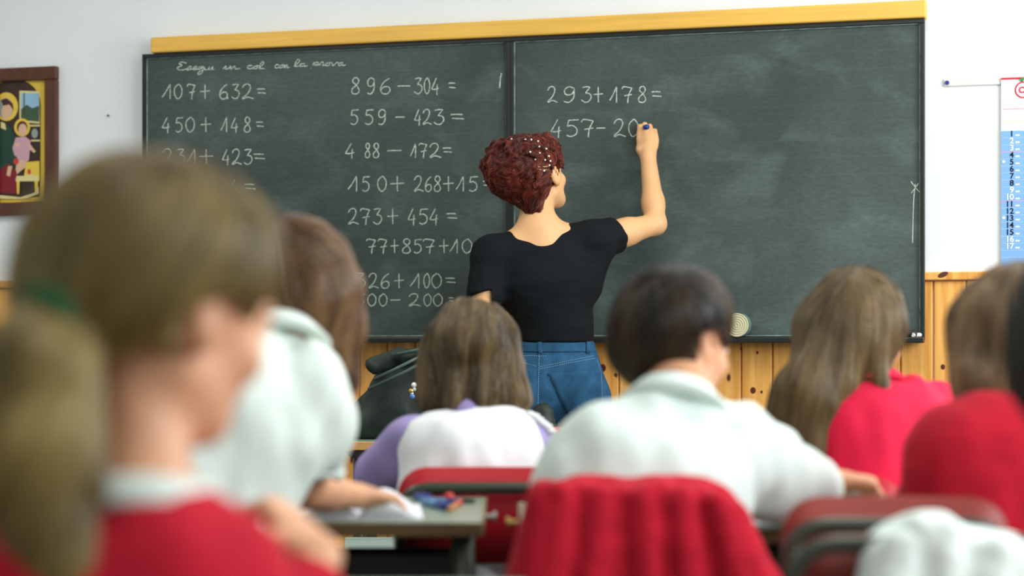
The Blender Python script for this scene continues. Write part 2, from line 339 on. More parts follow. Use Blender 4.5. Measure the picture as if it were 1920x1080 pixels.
class Field:
    def __init__(s, lo, hi, h):
        s.lo = np.asarray(lo, float); s.h = h
        n = np.ceil((np.asarray(hi) - s.lo) / h).astype(int) + 1
        s.ax = [(s.lo[i] + h * np.arange(n[i])).astype(np.float32) for i in range(3)]
        s.F = np.full(tuple(n), 0.5, np.float32)
    def block(s, lo, hi, mg):
        sl = []
        for i in range(3):
            a = int(max(0, math.floor((lo[i] - mg - s.lo[i]) / s.h))); b = int(min(len(s.ax[i]), math.ceil((hi[i] + mg - s.lo[i]) / s.h) + 1))
            if b <= a: return None
            sl.append(slice(a, b))
        return tuple(sl), s.ax[0][sl[0]][:, None, None], s.ax[1][sl[1]][None, :, None], s.ax[2][sl[2]][None, None, :]
    def merge(s, sl, d, k, sub=False):
        A = s.F[sl]
        if sub:
            d = -d; hh = np.maximum(k - np.abs(A - d), 0) / k; s.F[sl] = np.maximum(A, d) + hh * hh * k * 0.25
        else:
            hh = np.maximum(k - np.abs(A - d), 0) / k; s.F[sl] = np.minimum(A, d) - hh * hh * k * 0.25
    def cap(s, a, b, ra, rb=None, k=0.012, sub=False):
        rb = ra if rb is None else rb; a = np.asarray(a, float); b = np.asarray(b, float); R = max(ra, rb)
        B = s.block(np.minimum(a, b) - R, np.maximum(a, b) + R, 0.03)
        if B is None: return s
        sl, X, Y, Z = B; v = b - a; L2 = float(v @ v) + 1e-12
        x, y, z = X - a[0], Y - a[1], Z - a[2]
        t = np.clip((x * v[0] + y * v[1] + z * v[2]) / L2, 0, 1)
        d = np.sqrt((x - t * v[0]) ** 2 + (y - t * v[1]) ** 2 + (z - t * v[2]) ** 2) - (ra + (rb - ra) * t)
        s.merge(sl, d.astype(np.float32), k, sub); return s
    def ell(s, c, r, R=None, k=0.012, sub=False):
        c = np.asarray(c, float); R = np.eye(3) if R is None else R; mr = max(r)
        B = s.block(c - mr, c + mr, 0.03)
        if B is None: return s
        sl, X, Y, Z = B; x, y, z = X - c[0], Y - c[1], Z - c[2]; q = []
        for i in range(3): q.append(x * R[0, i] + y * R[1, i] + z * R[2, i])
        k0 = np.sqrt(sum((q[i] / r[i]) ** 2 for i in range(3))); k1 = np.sqrt(sum((q[i] / r[i] ** 2) ** 2 for i in range(3))) + 1e-9
        s.merge(sl, (k0 * (k0 - 1) / k1).astype(np.float32), k, sub); return s
    def cone(s, a, b, wa, da, wb, db, side, k=0.02):
        """a limb or trunk segment of elliptic section, half width w along side and half depth d"""
        a = np.asarray(a, float); b = np.asarray(b, float); v = b - a; L = np.linalg.norm(v); e = v / L
        u = nrm(side - e * (side @ e)); n = np.cross(e, u); R = max(wa, da, wb, db)
        B = s.block(np.minimum(a, b) - R, np.maximum(a, b) + R, 0.03)
        if B is None: return s
        sl, X, Y, Z = B; x, y, z = X - a[0], Y - a[1], Z - a[2]
        t = x * e[0] + y * e[1] + z * e[2]; tc = np.clip(t / L, 0, 1); ex = t - tc * L
        pu = x * u[0] + y * u[1] + z * u[2]; pn = x * n[0] + y * n[1] + z * n[2]
        w_ = wa + (wb - wa) * tc; d_ = da + (db - da) * tc; m_ = np.minimum(w_, d_)
        k0 = np.sqrt((pu / w_) ** 2 + (pn / d_) ** 2 + (ex / m_) ** 2)
        k1 = np.sqrt((pu / w_ ** 2) ** 2 + (pn / d_ ** 2) ** 2 + (ex / m_ ** 2) ** 2) + 1e-9
        s.merge(sl, (k0 * (k0 - 1) / k1).astype(np.float32), k); return s
    def cut(s, p, n, k=0.004, within=None):
        """removes what lies on the side of p that n points to"""
        n = nrm(n); p = np.asarray(p, float)
        B = s.block(*(within or (s.lo, s.lo + s.h * np.array(s.F.shape))), 0.0)
        if B is None: return s
        sl, X, Y, Z = B
        d = ((X - p[0]) * n[0] + (Y - p[1]) * n[1] + (Z - p[2]) * n[2]).astype(np.float32); d = np.broadcast_to(d, s.F[sl].shape)
        A = s.F[sl]; hh = np.maximum(k - np.abs(A - d), 0) / k; s.F[sl] = np.maximum(A, d) + hh * hh * k * 0.25
        return s
    def disp(s, amp, wl, stretch=(1, 1, 1), R=None, seed=0.0, fn=None):
        idx = np.nonzero(np.abs(s.F) < 0.03); p = np.stack([s.ax[i][idx[i]] for i in range(3)], 1).astype(float)
        if fn is not None: s.F[idx] += fn(p).astype(np.float32); return s
        q = p @ R if R is not None else p
        s.F[idx] += (amp * vnoise(q / wl * np.asarray(stretch) + seed)).astype(np.float32); return s
    def sample(s, p):
        g = (p - s.lo) / s.h; n = np.array(s.F.shape); g = np.clip(g, 0.001, n - 1.001); i = g.astype(int); f = g - i
        i = np.minimum(i, n - 2); x, y, z = i.T; a, b, c = f.T; F = s.F
        return (F[x, y, z] * (1 - a) * (1 - b) * (1 - c) + F[x + 1, y, z] * a * (1 - b) * (1 - c) + F[x, y + 1, z] * (1 - a) * b * (1 - c) + F[x + 1, y + 1, z] * a * b * (1 - c)
                + F[x, y, z + 1] * (1 - a) * (1 - b) * c + F[x + 1, y, z + 1] * a * (1 - b) * c + F[x, y + 1, z + 1] * (1 - a) * b * c + F[x + 1, y + 1, z + 1] * a * b * c)
    def grad(s, p):
        e = s.h; g = np.stack([s.sample(p + np.eye(3)[i] * e) - s.sample(p - np.eye(3)[i] * e) for i in range(3)], 1)
        return g / (np.linalg.norm(g, axis=1, keepdims=True) + 1e-9)
    def mesh(s, name, m, parent=None, origin=None, smooth_it=1):
        F = s.F; F[0] = F[-1] = 0.5; F[:, 0] = F[:, -1] = 0.5; F[:, :, 0] = F[:, :, -1] = 0.5
        ins = F < 0; n = np.array(F.shape) - 1
        cnt = np.zeros(tuple(n), np.int8)
        for dx in (0, 1):
            for dy in (0, 1):
                for dz in (0, 1): cnt += ins[dx:dx + n[0], dy:dy + n[1], dz:dz + n[2]]
        cells = np.argwhere((cnt > 0) & (cnt < 8))
        idm = np.full(tuple(n), -1, np.int32); idm[tuple(cells.T)] = np.arange(len(cells))
        acc = np.zeros((len(cells), 3)); num = np.zeros(len(cells))
        cor = [(a, b, c) for a in (0, 1) for b in (0, 1) for c in (0, 1)]
        for a in cor:
            for ax in range(3):
                if a[ax]: continue
                b = list(a); b[ax] = 1
                va = F[tuple((cells + a).T)]; vb = F[tuple((cells + b).T)]; cr = (va < 0) != (vb < 0)
                t = np.where(cr, va / np.where(cr, va - vb, 1), 0); q = np.tile(np.array(a, float), (len(cells), 1)); q[:, ax] += t
                acc[cr] += q[cr]; num[cr] += 1
        V = s.lo + s.h * (cells + acc / num[:, None])
        Fc = []
        for ax in range(3):
            o1, o2 = [(1, 2), (2, 0), (0, 1)][ax]
            sl0 = [slice(1, -1)] * 3; sl1 = [slice(1, -1)] * 3; sl0[ax] = slice(0, -1); sl1[ax] = slice(1, None)
            a_ = ins[tuple(sl0)]; b_ = ins[tuple(sl1)]; e = np.argwhere(a_ != b_)
            off = np.ones(3, int); off[ax] = 0; e = e + off; flip = ~ins[tuple(e.T)]
            d1 = np.zeros(3, int); d1[o1] = 1; d2 = np.zeros(3, int); d2[o2] = 1
            q = np.stack([idm[tuple((e - d1 - d2).T)], idm[tuple((e - d2).T)], idm[tuple(e.T)], idm[tuple((e - d1).T)]], 1)
            q[flip] = q[flip][:, ::-1]; Fc.append(q)
        Q_ = np.concatenate(Fc); Q_ = Q_[(Q_ >= 0).all(1)]
        for _ in range(smooth_it):
            S = np.zeros_like(V); C = np.zeros(len(V))
            for k in range(4):
                i, j = Q_[:, k], Q_[:, (k + 1) % 4]
                for d in range(3): S[:, d] += np.bincount(i, V[j, d], len(V)) + np.bincount(j, V[i, d], len(V))
                C += np.bincount(i, minlength=len(V)) + np.bincount(j, minlength=len(V))
            V = 0.5 * V + 0.5 * S / np.maximum(C, 1)[:, None]
        og = np.zeros(3) if origin is None else np.asarray(origin, float)
        me = bpy.data.meshes.new(name); Vl = (V - og).astype(np.float32)
        me.vertices.add(len(Vl)); me.vertices.foreach_set('co', Vl.ravel())
        me.loops.add(Q_.size); me.loops.foreach_set('vertex_index', Q_.ravel().astype(np.int32))
        me.polygons.add(len(Q_)); me.polygons.foreach_set('loop_start', np.arange(0, Q_.size, 4, dtype=np.int32))
        me.update(calc_edges=True); me.validate()
        o = link_mesh(name, me, m, parent, True)
        s.V = V; s.Q = Q_
        return o
def field_around(pts, mg, h):
    p = np.array(pts); return Field(p.min(0) - mg, p.max(0) + mg, h)

def frame(yaw, pitch=0.0, roll=0.0):
    """columns right, forward, up of something that faces yaw degrees to the right of the view axis"""
    y, p, r = map(math.radians, (yaw, pitch, roll))
    f0 = FW * math.cos(y) + RT * math.sin(y); r0 = RT * math.cos(y) - FW * math.sin(y)
    f = f0 * math.cos(p) + UP * math.sin(p); u = np.cross(r0, f)
    rr = r0 * math.cos(r) - u * math.sin(r); u = r0 * math.sin(r) + u * math.cos(r)
    return np.stack([rr, f, u], 1)

def strands(name, fld, m, parent, origin, n, crown, length, step=0.010, radial=1.0, grav=0.6, extra=(0, 0, 0), wob=0.15, wl=0.05, off=(-0.001, 0.003),
            rad=0.0006, zmin=-9, free_z=-9, fan=1.0, seed=1, pick=None, clump=0.035):
    """hair combed over a hair mass: every strand creeps along the surface away from the crown and down"""
    rg = np.random.RandomState(seed); V = fld.V
    if pick is not None: V = V[pick(V)]
    p = V[rg.randint(0, len(V), n)] + rg.normal(0, 0.003, (n, 3)); steps = int(length / step)
    ln = rg.uniform(0.55, 1.0, n); o_ = rg.uniform(off[0], off[1], n); pts = []; sh = rg.rand(n)
    base = p.copy(); shade = np.clip(0.42 + 0.75 * vnoise(base / clump * np.array([1, 1, .45]) + 3.3) + 0.22 * (sh - 0.5) * 2, 0, 1)
    dirp = None
    for k in range(steps + 1):
        if k == 0 or free_z < -5: fr = np.zeros(n, bool)
        else: fr = p[:, 2] < free_z
        g = fld.grad(p); d = fld.sample(p)
        corr = (o_ - d)[:, None] * g; corr = np.clip(corr, -0.006, 0.006)
        p = np.where(fr[:, None], p, p + corr); pts.append(p.copy())
        lost = np.where(fr, np.abs(d) > 0.020, np.abs(d) > 0.014) if k else np.zeros(n, bool)
        if k == 0: dead = np.abs(d) > 0.02
        dead |= lost
        a = p - crown; a /= (np.linalg.norm(a, axis=1, keepdims=True) + 1e-6)
        wv = np.stack([vnoise(p / wl + q) for q in (11.1, 5.7, 8.3)], 1) * wob
        v = a * radial + np.array([0, 0, -grav]) + np.array(extra) * (~fr)[:, None] + wv
        v = np.where(fr[:, None], wv * .5 + np.array([0, 0, -1.0]), v)
        vt = v - g * (v * g).sum(1, keepdims=True) * (~fr)[:, None]
        vt /= (np.linalg.norm(vt, axis=1, keepdims=True) + 1e-6)
        if dirp is not None: vt = 0.45 * vt + 0.55 * dirp; vt /= (np.linalg.norm(vt, axis=1, keepdims=True) + 1e-6)
        dirp = vt
        p = np.where(dead[:, None], p, p + vt * (step * ln)[:, None])
        p[:, 2] = np.maximum(p[:, 2], zmin)
    A = np.stack(pts, 1) - np.asarray(origin)                       # n, m, 3
    mm = A.shape[1]
    cu = bpy.data.hair_curves.new(name); cu.add_curves([mm] * n)
    cu.attributes['position'].data.foreach_set('vector', A.astype(np.float32).ravel())
    ra = cu.attributes.get('radius') or cu.attributes.new('radius', 'FLOAT', 'POINT')
    tt = np.linspace(0, 1, mm); prof = rad * (1 - 0.75 * tt ** 2)
    ra.data.foreach_set('value', np.tile(prof, n).astype(np.float32))
    at = cu.attributes.new('shade', 'FLOAT', 'CURVE'); at.data.foreach_set('value', shade.astype(np.float32))
    cu.materials.append(m)
    o = bpy.data.objects.new(name, cu); COL.objects.link(o); o.parent = parent; o['kind'] = 'stuff'
    return o

# ================================================================ the room
def struct(name, o): o.name = name; return tag(o, kind='structure')
struct('floor', build('floor', bx(XL - 0.1, XR + 0.1, YB - 0.1, YF + 0.1, -0.1, 0), M['floor']))
struct('ceiling', build('ceiling', bx(XL - 0.1, XR + 0.1, YB - 0.1, YF + 0.1, ZC, ZC + 0.1), M['ceiling']))
wf = struct('wall_front', build('wall_front', bx(XL - 0.1, XR + 0.1, YF, YF + 0.12, 0, ZC), M['plaster']))
struct('wall_left', build('wall_left', bx(XL - 0.1, XL, YB, YF, 0, ZC), M['plaster']))
struct('wall_back', build('wall_back', bx(XL - 0.1, XR + 0.1, YB - 0.1, YB, 0, ZC), M['plaster']))
bm = bmesh.new(); e = [YB] + sorted(v for y in WIN_Y for v in (y - 0.75, y + 0.75)) + [YF]
box(bm, XR, XR + 0.1, YB, YF, 0, 1.05); box(bm, XR, XR + 0.1, YB, YF, 2.65, ZC)
for i in range(0, len(e), 2): box(bm, XR, XR + 0.1, e[i], e[i + 1], 1.05, 2.65)
struct('wall_right', build('wall_right', bm, M['plaster']))
for i, y in enumerate(WIN_Y):
    bm = bmesh.new()
    for a, b, c, d in ((-0.75, -0.69, 1.05, 2.65), (0.69, 0.75, 1.05, 2.65), (-0.03, 0.03, 1.05, 2.65)): box(bm, XR + 0.02, XR + 0.08, y + a, y + b, c, d, 0.006)
    for c, d in ((1.05, 1.11), (2.59, 2.65)): box(bm, XR + 0.021, XR + 0.079, y - 0.69, y + 0.69, c, d, 0.006)
    wo = struct('window_%d' % (i + 1), build('window', bm, M['white_metal']))
    for a in (-0.36, 0.36): build('pane', bx(XR + 0.045, XR + 0.051, y + a - 0.33, y + a + 0.33, 1.11, 2.59), M['glass'], wo)
for x, y in FILL_LAMPS:  # fittings made up to house the added fill lamps
    o = empty('added_fill_fitting', (x, y, ZC), 0, 'added long white fill fitting on the ceiling, out of view, %s row, %s side' % ('board-side' if y > -3 else 'rear', 'window' if x > 0 else 'inner wall'), 'ceiling light', 'added fill lights')
    build('housing', bx(-0.12, 0.12, -0.65, 0.65, -0.06, 0.0, 0.01), M['white_metal'], o)
    build('diffuser', bx(-0.10, 0.10, -0.62, 0.62, -0.10, -0.06, 0.015), M['fill_diffuser'], o)

# wainscot: single pine boards with open V joints, a rail on top
WZ = W(1800, 509, 0.0)[2]
bm_p = {}
pw = 0.1009; x0 = W(1749, 600, 0.0)[0]
x0 -= math.ceil((x0 - XL) / pw) * pw
me = None; k = 0
while x0 + k * pw < XR:
    if me is None:
        pb = bx(-pw / 2 + 0.0015, pw / 2 - 0.0015, -0.016, 0.0, 0, WZ - 0.028, 0.004, 1)
        o = build('plank', pb, M['pine'], wf); me = o.data
    else:
        o = bpy.data.objects.new('plank', me); COL.objects.link(o); o.parent = wf
    o.location = (x0 + (k + 0.5) * pw, YF, 0); k += 1
tr = struct('trim_1', build('trim_1', bx(XL, XR, YF - 0.032, YF, WZ - 0.026, WZ, 0.004), M['pine'])); tr.data.materials[0] = M['pine']
struct('baseboard_front', build('baseboard_front', bx(XL, XR, YF - 0.035, YF - 0.016, 0, 0.09, 0.004), M['pine']))
# the dark knot in the rail and a few in the boards, sawn knots flush with the wood
kn = mat('dark_pine_knot', (0.10, 0.022, 0.010), 0.5, 0.4)
def knot(px, py, rx, ry, y, tilt=0.0):
    c = W(px, py, y); bm = bmesh.new()
    vs = [bm.verts.new((math.cos(a) * rx * math.cos(tilt) - math.sin(a) * ry * math.sin(tilt), 0, math.cos(a) * rx * math.sin(tilt) + math.sin(a) * ry * math.cos(tilt))) for a in [2 * math.pi * i / 14 for i in range(14)]]
    bm.faces.new(vs); r = bmesh.ops.extrude_face_region(bm, geom=bm.faces[:])
    for v in [g for g in r['geom'] if isinstance(g, bmesh.types.BMVert)]: v.co.y += 0.003
    build('knot', bm, kn, wf, loc=c - np.array([0, 0.0006, 0]))
knot(1768, 515, 0.017, 0.008, YF - 0.032, 0.4)
for px, py, r in ((1155, 703, 0.006), (1130, 690, 0.011), (1412, 732, 0.009), (1428, 735, 0.004), (1420, 661, 0.004), (1390, 655, 0.003), (1768, 688, 0.007), (727, 700, 0.006)):
    knot(px, py, r, r * 1.2, YF - 0.016)

# ================================================================ chalkboard
BZ0, BZ1 = W(1000, 638, 0)[2], W(957, 71, 0)[2]
BX0, BX1 = W(269, 300, 0)[0], W(1734, 300, 0)[0]; BXM = W(957, 300, 0)[0]
board = empty('chalkboard', (BXM, 0, BZ0), 0, 'wide green two-leaf chalkboard with black frame, covered in white sums', 'chalkboard')
ob = np.array([BXM, 0, BZ0])
FWD = 0.014
for a, b in ((BX0, BXM), (BXM, BX1)):
    # y=0 is the writing surface; the frame stands 12 mm proud of it
    sl = build('slate_leaf', bx(a + FWD - BXM, b - FWD - BXM, 0.0, 0.018, FWD, BZ1 - BZ0 - FWD), M['slate'], board)
    bm = bmesh.new()
    box(bm, a - BXM, b - BXM, -0.012, 0.024, 0, FWD, 0.002); box(bm, a - BXM, b - BXM, -0.012, 0.024, BZ1 - BZ0 - FWD, BZ1 - BZ0, 0.002)
    box(bm, a - BXM, a - BXM + FWD, -0.0118, 0.024, FWD, BZ1 - BZ0 - FWD, 0.002); box(bm, b - BXM - FWD, b - BXM, -0.0118, 0.024, FWD, BZ1 - BZ0 - FWD, 0.002)
    fr = build('leaf_frame', bm, M['black_frame'], board)
    bm = bmesh.new(); q = 0.0022; i0, i1, j0, j1 = a - BXM + FWD, b - BXM - FWD, FWD, BZ1 - BZ0 - FWD
    for c in ((i0, i0 + q, j0, j1), (i1 - q, i1, j0, j1), (i0 + q, i1 - q, j0, j0 + q), (i0 + q, i1 - q, j1 - q, j1)): box(bm, c[0], c[1], -0.0035, 0.0, c[2], c[3])
    build('worn_bead', bm, M['worn_edge'], fr)
build('chalk_ledge', bx(BX0 - BXM, BX1 - BXM, -0.075, -0.012, -0.008, 0.010, 0.003), M['black_frame'], board)
RA, RB = W(283, 90, -0.02)[0], W(1737, 30, -0.02)[0]
rail = build('wooden_rail', bx(RA, RB, -0.025, YF, BZ1 + 0.001, BZ1 + 0.056, 0.006), M['rail'])
tag(rail, 'long yellow wooden rail fixed along the top of the chalkboard', 'rail')
# rolled end-cap at the rail's right end
# writing ------------------------------------------------------------------
G = {
 '0': [[(.5, 1), (.1, .75), (.05, .35), (.4, 0), (.85, .2), (.95, .65), (.65, .97), (.42, 1)]],
 '1': [[(0, .12), (.35, .45), (.8, 1)], [(.8, 1), (.82, .5), (.8, -.02)]],
 '2': [[(.05, .75), (.25, .97), (.6, 1), (.75, .75), (.5, .35), (.1, .08), (.15, .0), (.5, .12), (1, .0)]],
 '3': [[(.1, .95), (.5, 1), (.85, .98)], [(.85, .98), (.4, .6)], [(.4, .6), (.8, .55), (.95, .3), (.65, .03), (.3, .02), (.0, .15)]],
 '4': [[(.6, 1), (.3, .65), (.0, .3)], [(.0, .3), (.4, .28), (.9, .36)], [(.72, .6), (.68, .3), (.66, -.08)]],
 '5': [[(.2, .95), (.6, .97), (1, .98)], [(.22, .95), (.12, .6)], [(.12, .6), (.5, .65), (.85, .45), (.8, .15), (.4, 0), (.05, .08)]],
 '6': [[(.8, .98), (.35, .75), (.05, .35), (.2, .03), (.6, 0), (.85, .22), (.7, .45), (.3, .42), (.08, .25)]],
 '7': [[(.0, .85), (.2, 1), (.95, .92)], [(.95, .92), (.65, .45), (.55, -.05)], [(.25, .42), (.95, .5)]],
 '8': [[(.6, .55), (.2, .75), (.3, .98), (.65, 1), (.8, .78), (.5, .52), (.12, .3), (.15, .04), (.6, 0), (.85, .2), (.6, .52)]],
 '9': [[(.9, .9), (.5, 1), (.15, .8), (.25, .5), (.7, .52), (.9, .8)], [(.9, .85), (.85, .3), (.5, 0), (.1, .05)]],
 '+': [[(.0, .5), (.5, .52), (1, .55)], [(.5, 1), (.5, .5), (.52, .0)]],
 '-': [[(.0, .45), (.5, .5), (1, .5)]],
 '=': [[(.0, .85), (.5, .9), (.9, .85)], [(.1, .15), (.6, .1), (1, .05)]],
 '|': [[(.7, 1), (.5, .5), (.3, 0)]],
 '.': [[(.3, .1), (.5, .0), (.6, .1)]],
 'x': [[(0, 1), (.6, .3), (1, 0)], [(1, .9), (.4, .4), (.1, 0)]],
}
def smooth_line(p, n=6):
    p = [np.array(q, float) for q in p]
    if len(p) < 3: return [p[0] + (p[-1] - p[0]) * t for t in np.linspace(0, 1, 5)]
    q = [2 * p[0] - p[1]] + p + [2 * p[-1] - p[-2]]; out = []
    for i in range(1, len(q) - 2):
        a, b, c, d = q[i - 1:i + 3]
        for k in range(n):
            t = k / n; out.append(0.5 * (2 * b + (c - a) * t + (2 * a - 5 * b + 4 * c - d) * t * t + (3 * b - a - 3 * c + d) * t ** 3))
    out.append(p[-1]); return out
rw = random.Random(5)
def ribbon(bm, pts, wd, y):
    pts = [np.array(p) for p in pts]; L = []
    for i, p in enumerate(pts):
        t = pts[min(i + 1, len(pts) - 1)] - pts[max(i - 1, 0)]; t = t / (np.linalg.norm(t) + 1e-9)
        h = wd * 0.5 * (0.75 + 0.5 * rw.random()); s = np.array([-t[1], t[0]]) * h
        L.append((bm.verts.new((p[0] + s[0], y, p[1] + s[1])), bm.verts.new((p[0] - s[0], y, p[1] - s[1]))))
    for i in range(len(L) - 1): bm.faces.new((L[i][0], L[i][1], L[i + 1][1], L[i + 1][0]))
def glyph(strokes, conv, wd, parent, name, smooth_n=6):
    bm = bmesh.new()
    for st in strokes:
        pts = []
        for u, v in smooth_line(st, smooth_n):
            w3 = W(*conv(u, v), -0.0008) - ob; pts.append((w3[0], w3[2]))
        ribbon(bm, pts, wd, -0.0009)
    return build(name, bm, M['chalk'], parent)
def sum_line(toks, ytop, ybot, conv, name='chalk_sum', wd=0.0030):
    """toks: (glyph, left, right) in photo pixels after conv; a line of chalk writing, one sub-part per character"""
    grp = bpy.data.objects.new(name, None); COL.objects.link(grp); grp.parent = board; grp.empty_display_size = 0.02
    for ch, a, b in toks:
        yt, yb = ytop, ybot
        if ch in '-': yt, yb = ytop + (ybot - ytop) * .38, ytop + (ybot - ytop) * .62
        if ch == '=': yt, yb = ytop + (ybot - ytop) * .28, ytop + (ybot - ytop) * .64
        cv = lambda u, v: conv(a + (b - a) * u, yb + (yt - yb) * v)
        if ch == '=':
            for st in G[ch]: glyph([st], cv, wd, grp, 'chalk_dash')
        else: glyph(G[ch], cv, wd, grp, 'chalk_sign' if ch in '+-.' else 'chalk_digit' if ch.isdigit() else 'chalk_mark')
    return grp
c1 = lambda x, y: (240 + x / 2.5716, 60 + y / 2.5716)
c2 = lambda x, y: (860 + x / 3.0, 120 + y / 3.0)
c3 = lambda x, y: (600 + x / 4.5, 400 + y / 4.5)
for toks, t, b, cv in (
  ([('1', 165, 212), ('0', 222, 262), ('7', 285, 325), ('+', 348, 395), ('6', 440, 486), ('.', 470, 490), ('3', 500, 538), ('2', 548, 605), ('=', 622, 665)], 252, 322, c1),
  ([('4', 165, 205), ('5', 228, 265), ('0', 278, 322), ('+', 350, 400), ('1', 448, 482), ('4', 497, 532), ('8', 558, 595), ('=', 618, 655)], 412, 482, c1),
  ([('2', 165, 220), ('3', 232, 275), ('1', 285, 330), ('+', 343, 410), ('4', 455, 492), ('2', 500, 548), ('3', 558, 600), ('=', 605, 660)], 566, 638, c1),
  ([('-', 305, 338), ('-', 370, 398), ('2', 435, 485), ('4', 492, 527), ('=', 560, 613)], 712, 785, c1),
  ([('1', 462, 485), ('6', 492, 520), ('=', 562, 595)], 872, 925, c1),
  ([('8', 1075, 1122), ('9', 1150, 1192), ('6', 1215, 1272), ('-', 1300, 1360), ('3', 1380, 1420), ('0', 1428, 1456), ('4', 1464, 1502), ('=', 1545, 1580)], 222, 298, c1),
  ([('5', 1072, 1112), ('5', 1142, 1185), ('9', 1203, 1245), ('-', 1290, 1335), ('4', 1382, 1415), ('2', 1420, 1465), ('3', 1475, 1525), ('=', 1555, 1620)], 374, 446, c1),
  ([('4', 1048, 1095), ('8', 1142, 1170), ('8', 1180, 1215), ('-', 1250, 1320), ('1', 1362, 1392), ('7', 1402, 1442), ('2', 1452, 1510), ('=', 1518, 1562)], 538, 605, c1),
  ([('1', 1060, 1112), ('5', 1128, 1167), ('0', 1203, 1247), ('+', 1265, 1332), ('2', 1378, 1425), ('6', 1432, 1468), ('8', 1474, 1512), ('+', 1520, 1570), ('1', 1582, 1625), ('5', 1643, 1688), ('=', 1712, 1748)], 696, 768, c1),
  ([('2', 1060, 1112), ('7', 1120, 1167), ('3', 1182, 1225), ('+', 1250, 1302), ('4', 1350, 1390), ('5', 1402, 1448), ('4', 1455, 1500), ('=', 1535, 1587)], 852, 926, c1),
  ([('7', 390, 472), ('7', 490, 567), ('+', 595, 662), ('8', 690, 775), ('5', 790, 862), ('7', 870, 968), ('+', 1005, 1087), ('1', 1097, 1172), ('0', 1198, 1285)], 218, 335, c3),
  ([('3', 275, 385), ('2', 408, 495), ('6', 512, 595), ('+', 625, 707), ('1', 760, 850), ('0', 875, 927), ('0', 940, 1027), ('=', 1060, 1145)], 508, 630, c3),
  ([('5', 300, 375), ('0', 400, 475), ('0', 497, 568), ('-', 595, 680), ('2', 745, 850), ('0', 875, 940), ('0', 955, 1035), ('=', 1087, 1130)], 680, 782, c3),
  ([('2', 498, 555), ('9', 585, 657), ('3', 690, 748), ('+', 758, 812), ('1', 850, 897), ('7', 918, 977), ('8', 1008, 1060), ('=', 1085, 1140)], 128, 215, c2),
  ([('4', 520, 582), ('5', 603, 675), ('7', 690, 760), ('-', 775, 825), ('2', 870, 940), ('0', 955, 1012)], 312, 408, c2),
): sum_line(toks, t, b, cv)
# the cursive heading "Esegui in col. con la prova"
CUR = {'E': (1.0, [(.9, 1.6), (.4, 1.9), (.15, 1.5), (.5, 1.1), (.1, .6), (.2, .1), (.7, 0), (1, .3)]),
 's': (.6, [(0, .1), (.35, .9), (.45, .5), (.3, .0), (.05, .1), (.6, .2)]), 'e': (.6, [(0, .2), (.4, .5), (.35, .9), (.1, .6), (.2, .05), (.6, .2)]),
 'g': (.6, [(.5, .8), (.1, .7), (.1, .1), (.5, .6), (.5, -.6), (.2, -1.1), (.1, -.6), (.6, .1)]), 'u': (.7, [(0, .7), (.1, .1), (.4, .15), (.5, .8), (.5, .1), (.75, .2)]),
 'i': (.35, [(0, .1), (.15, .8), (.15, .1), (.35, .2)]), 'n': (.75, [(0, .1), (.1, .8), (.15, .0), (.35, .8), (.45, .1), (.75, .25)]),
 'c': (.55, [(.5, .75), (.15, .8), (.05, .3), (.3, .0), (.6, .25)]), 'o': (.6, [(.4, .8), (.1, .5), (.15, .05), (.45, .2), (.4, .75), (.65, .7)]),
 'l': (.4, [(0, .1), (.35, 1.3), (.2, 1.8), (.05, 1.0), (.1, .1), (.4, .15)]), 'a': (.65, [(.45, .8), (.1, .6), (.1, .05), (.4, .3), (.45, .8), (.45, .1), (.7, .2)]),
 'p': (.65, [(.1, .9), (.0, -.3), (-.1, -1.1), (.1, .4), (.4, .9), (.5, .4), (.15, .1), (.65, .2)]), 'r': (.45, [(0, .1), (.1, .9), (.3, .75), (.3, .1), (.5, .2)]),
 'v': (.6, [(0, .8), (.2, .05), (.45, .8), (.65, .7)]), '.': (.3, [(.05, .05), (.15, .1), (.1, .0)])}
hd_ = bpy.data.objects.new('chalk_heading', None); COL.objects.link(hd_); hd_.parent = board
for word, xa, xb, yb in (('Esegui', 232, 415, 183), ('in', 458, 540, 180), ('col.', 572, 665, 178), ('con', 705, 778, 174), ('la', 800, 862, 167), ('prova', 888, 1045, 163)):
    tot = sum(CUR[c][0] for c in word); sx = (xb - xa) / tot; hx = 20; x = xa
    sts = []
    for ch in word:
        wd_, st = CUR[ch]; sts.append([(x + u * sx + v * 5, yb - v * hx) for u, v in st]); x += wd_ * sx
    glyph(sts, c1, 0.0027, hd_, 'chalk_word', 5)
def scratch(pts, wd): glyph([pts], lambda a, b: (a, b), wd, board, 'chalk_scratch')
scratch([(940, 137), (938, 150), (937, 165)], 0.004); scratch([(1716, 345), (1713, 380), (1711, 455)], 0.0022); scratch([(1708, 340), (1715, 350), (1724, 360)], 0.0022); scratch([(1722, 344), (1716, 352), (1709, 362)], 0.0022)

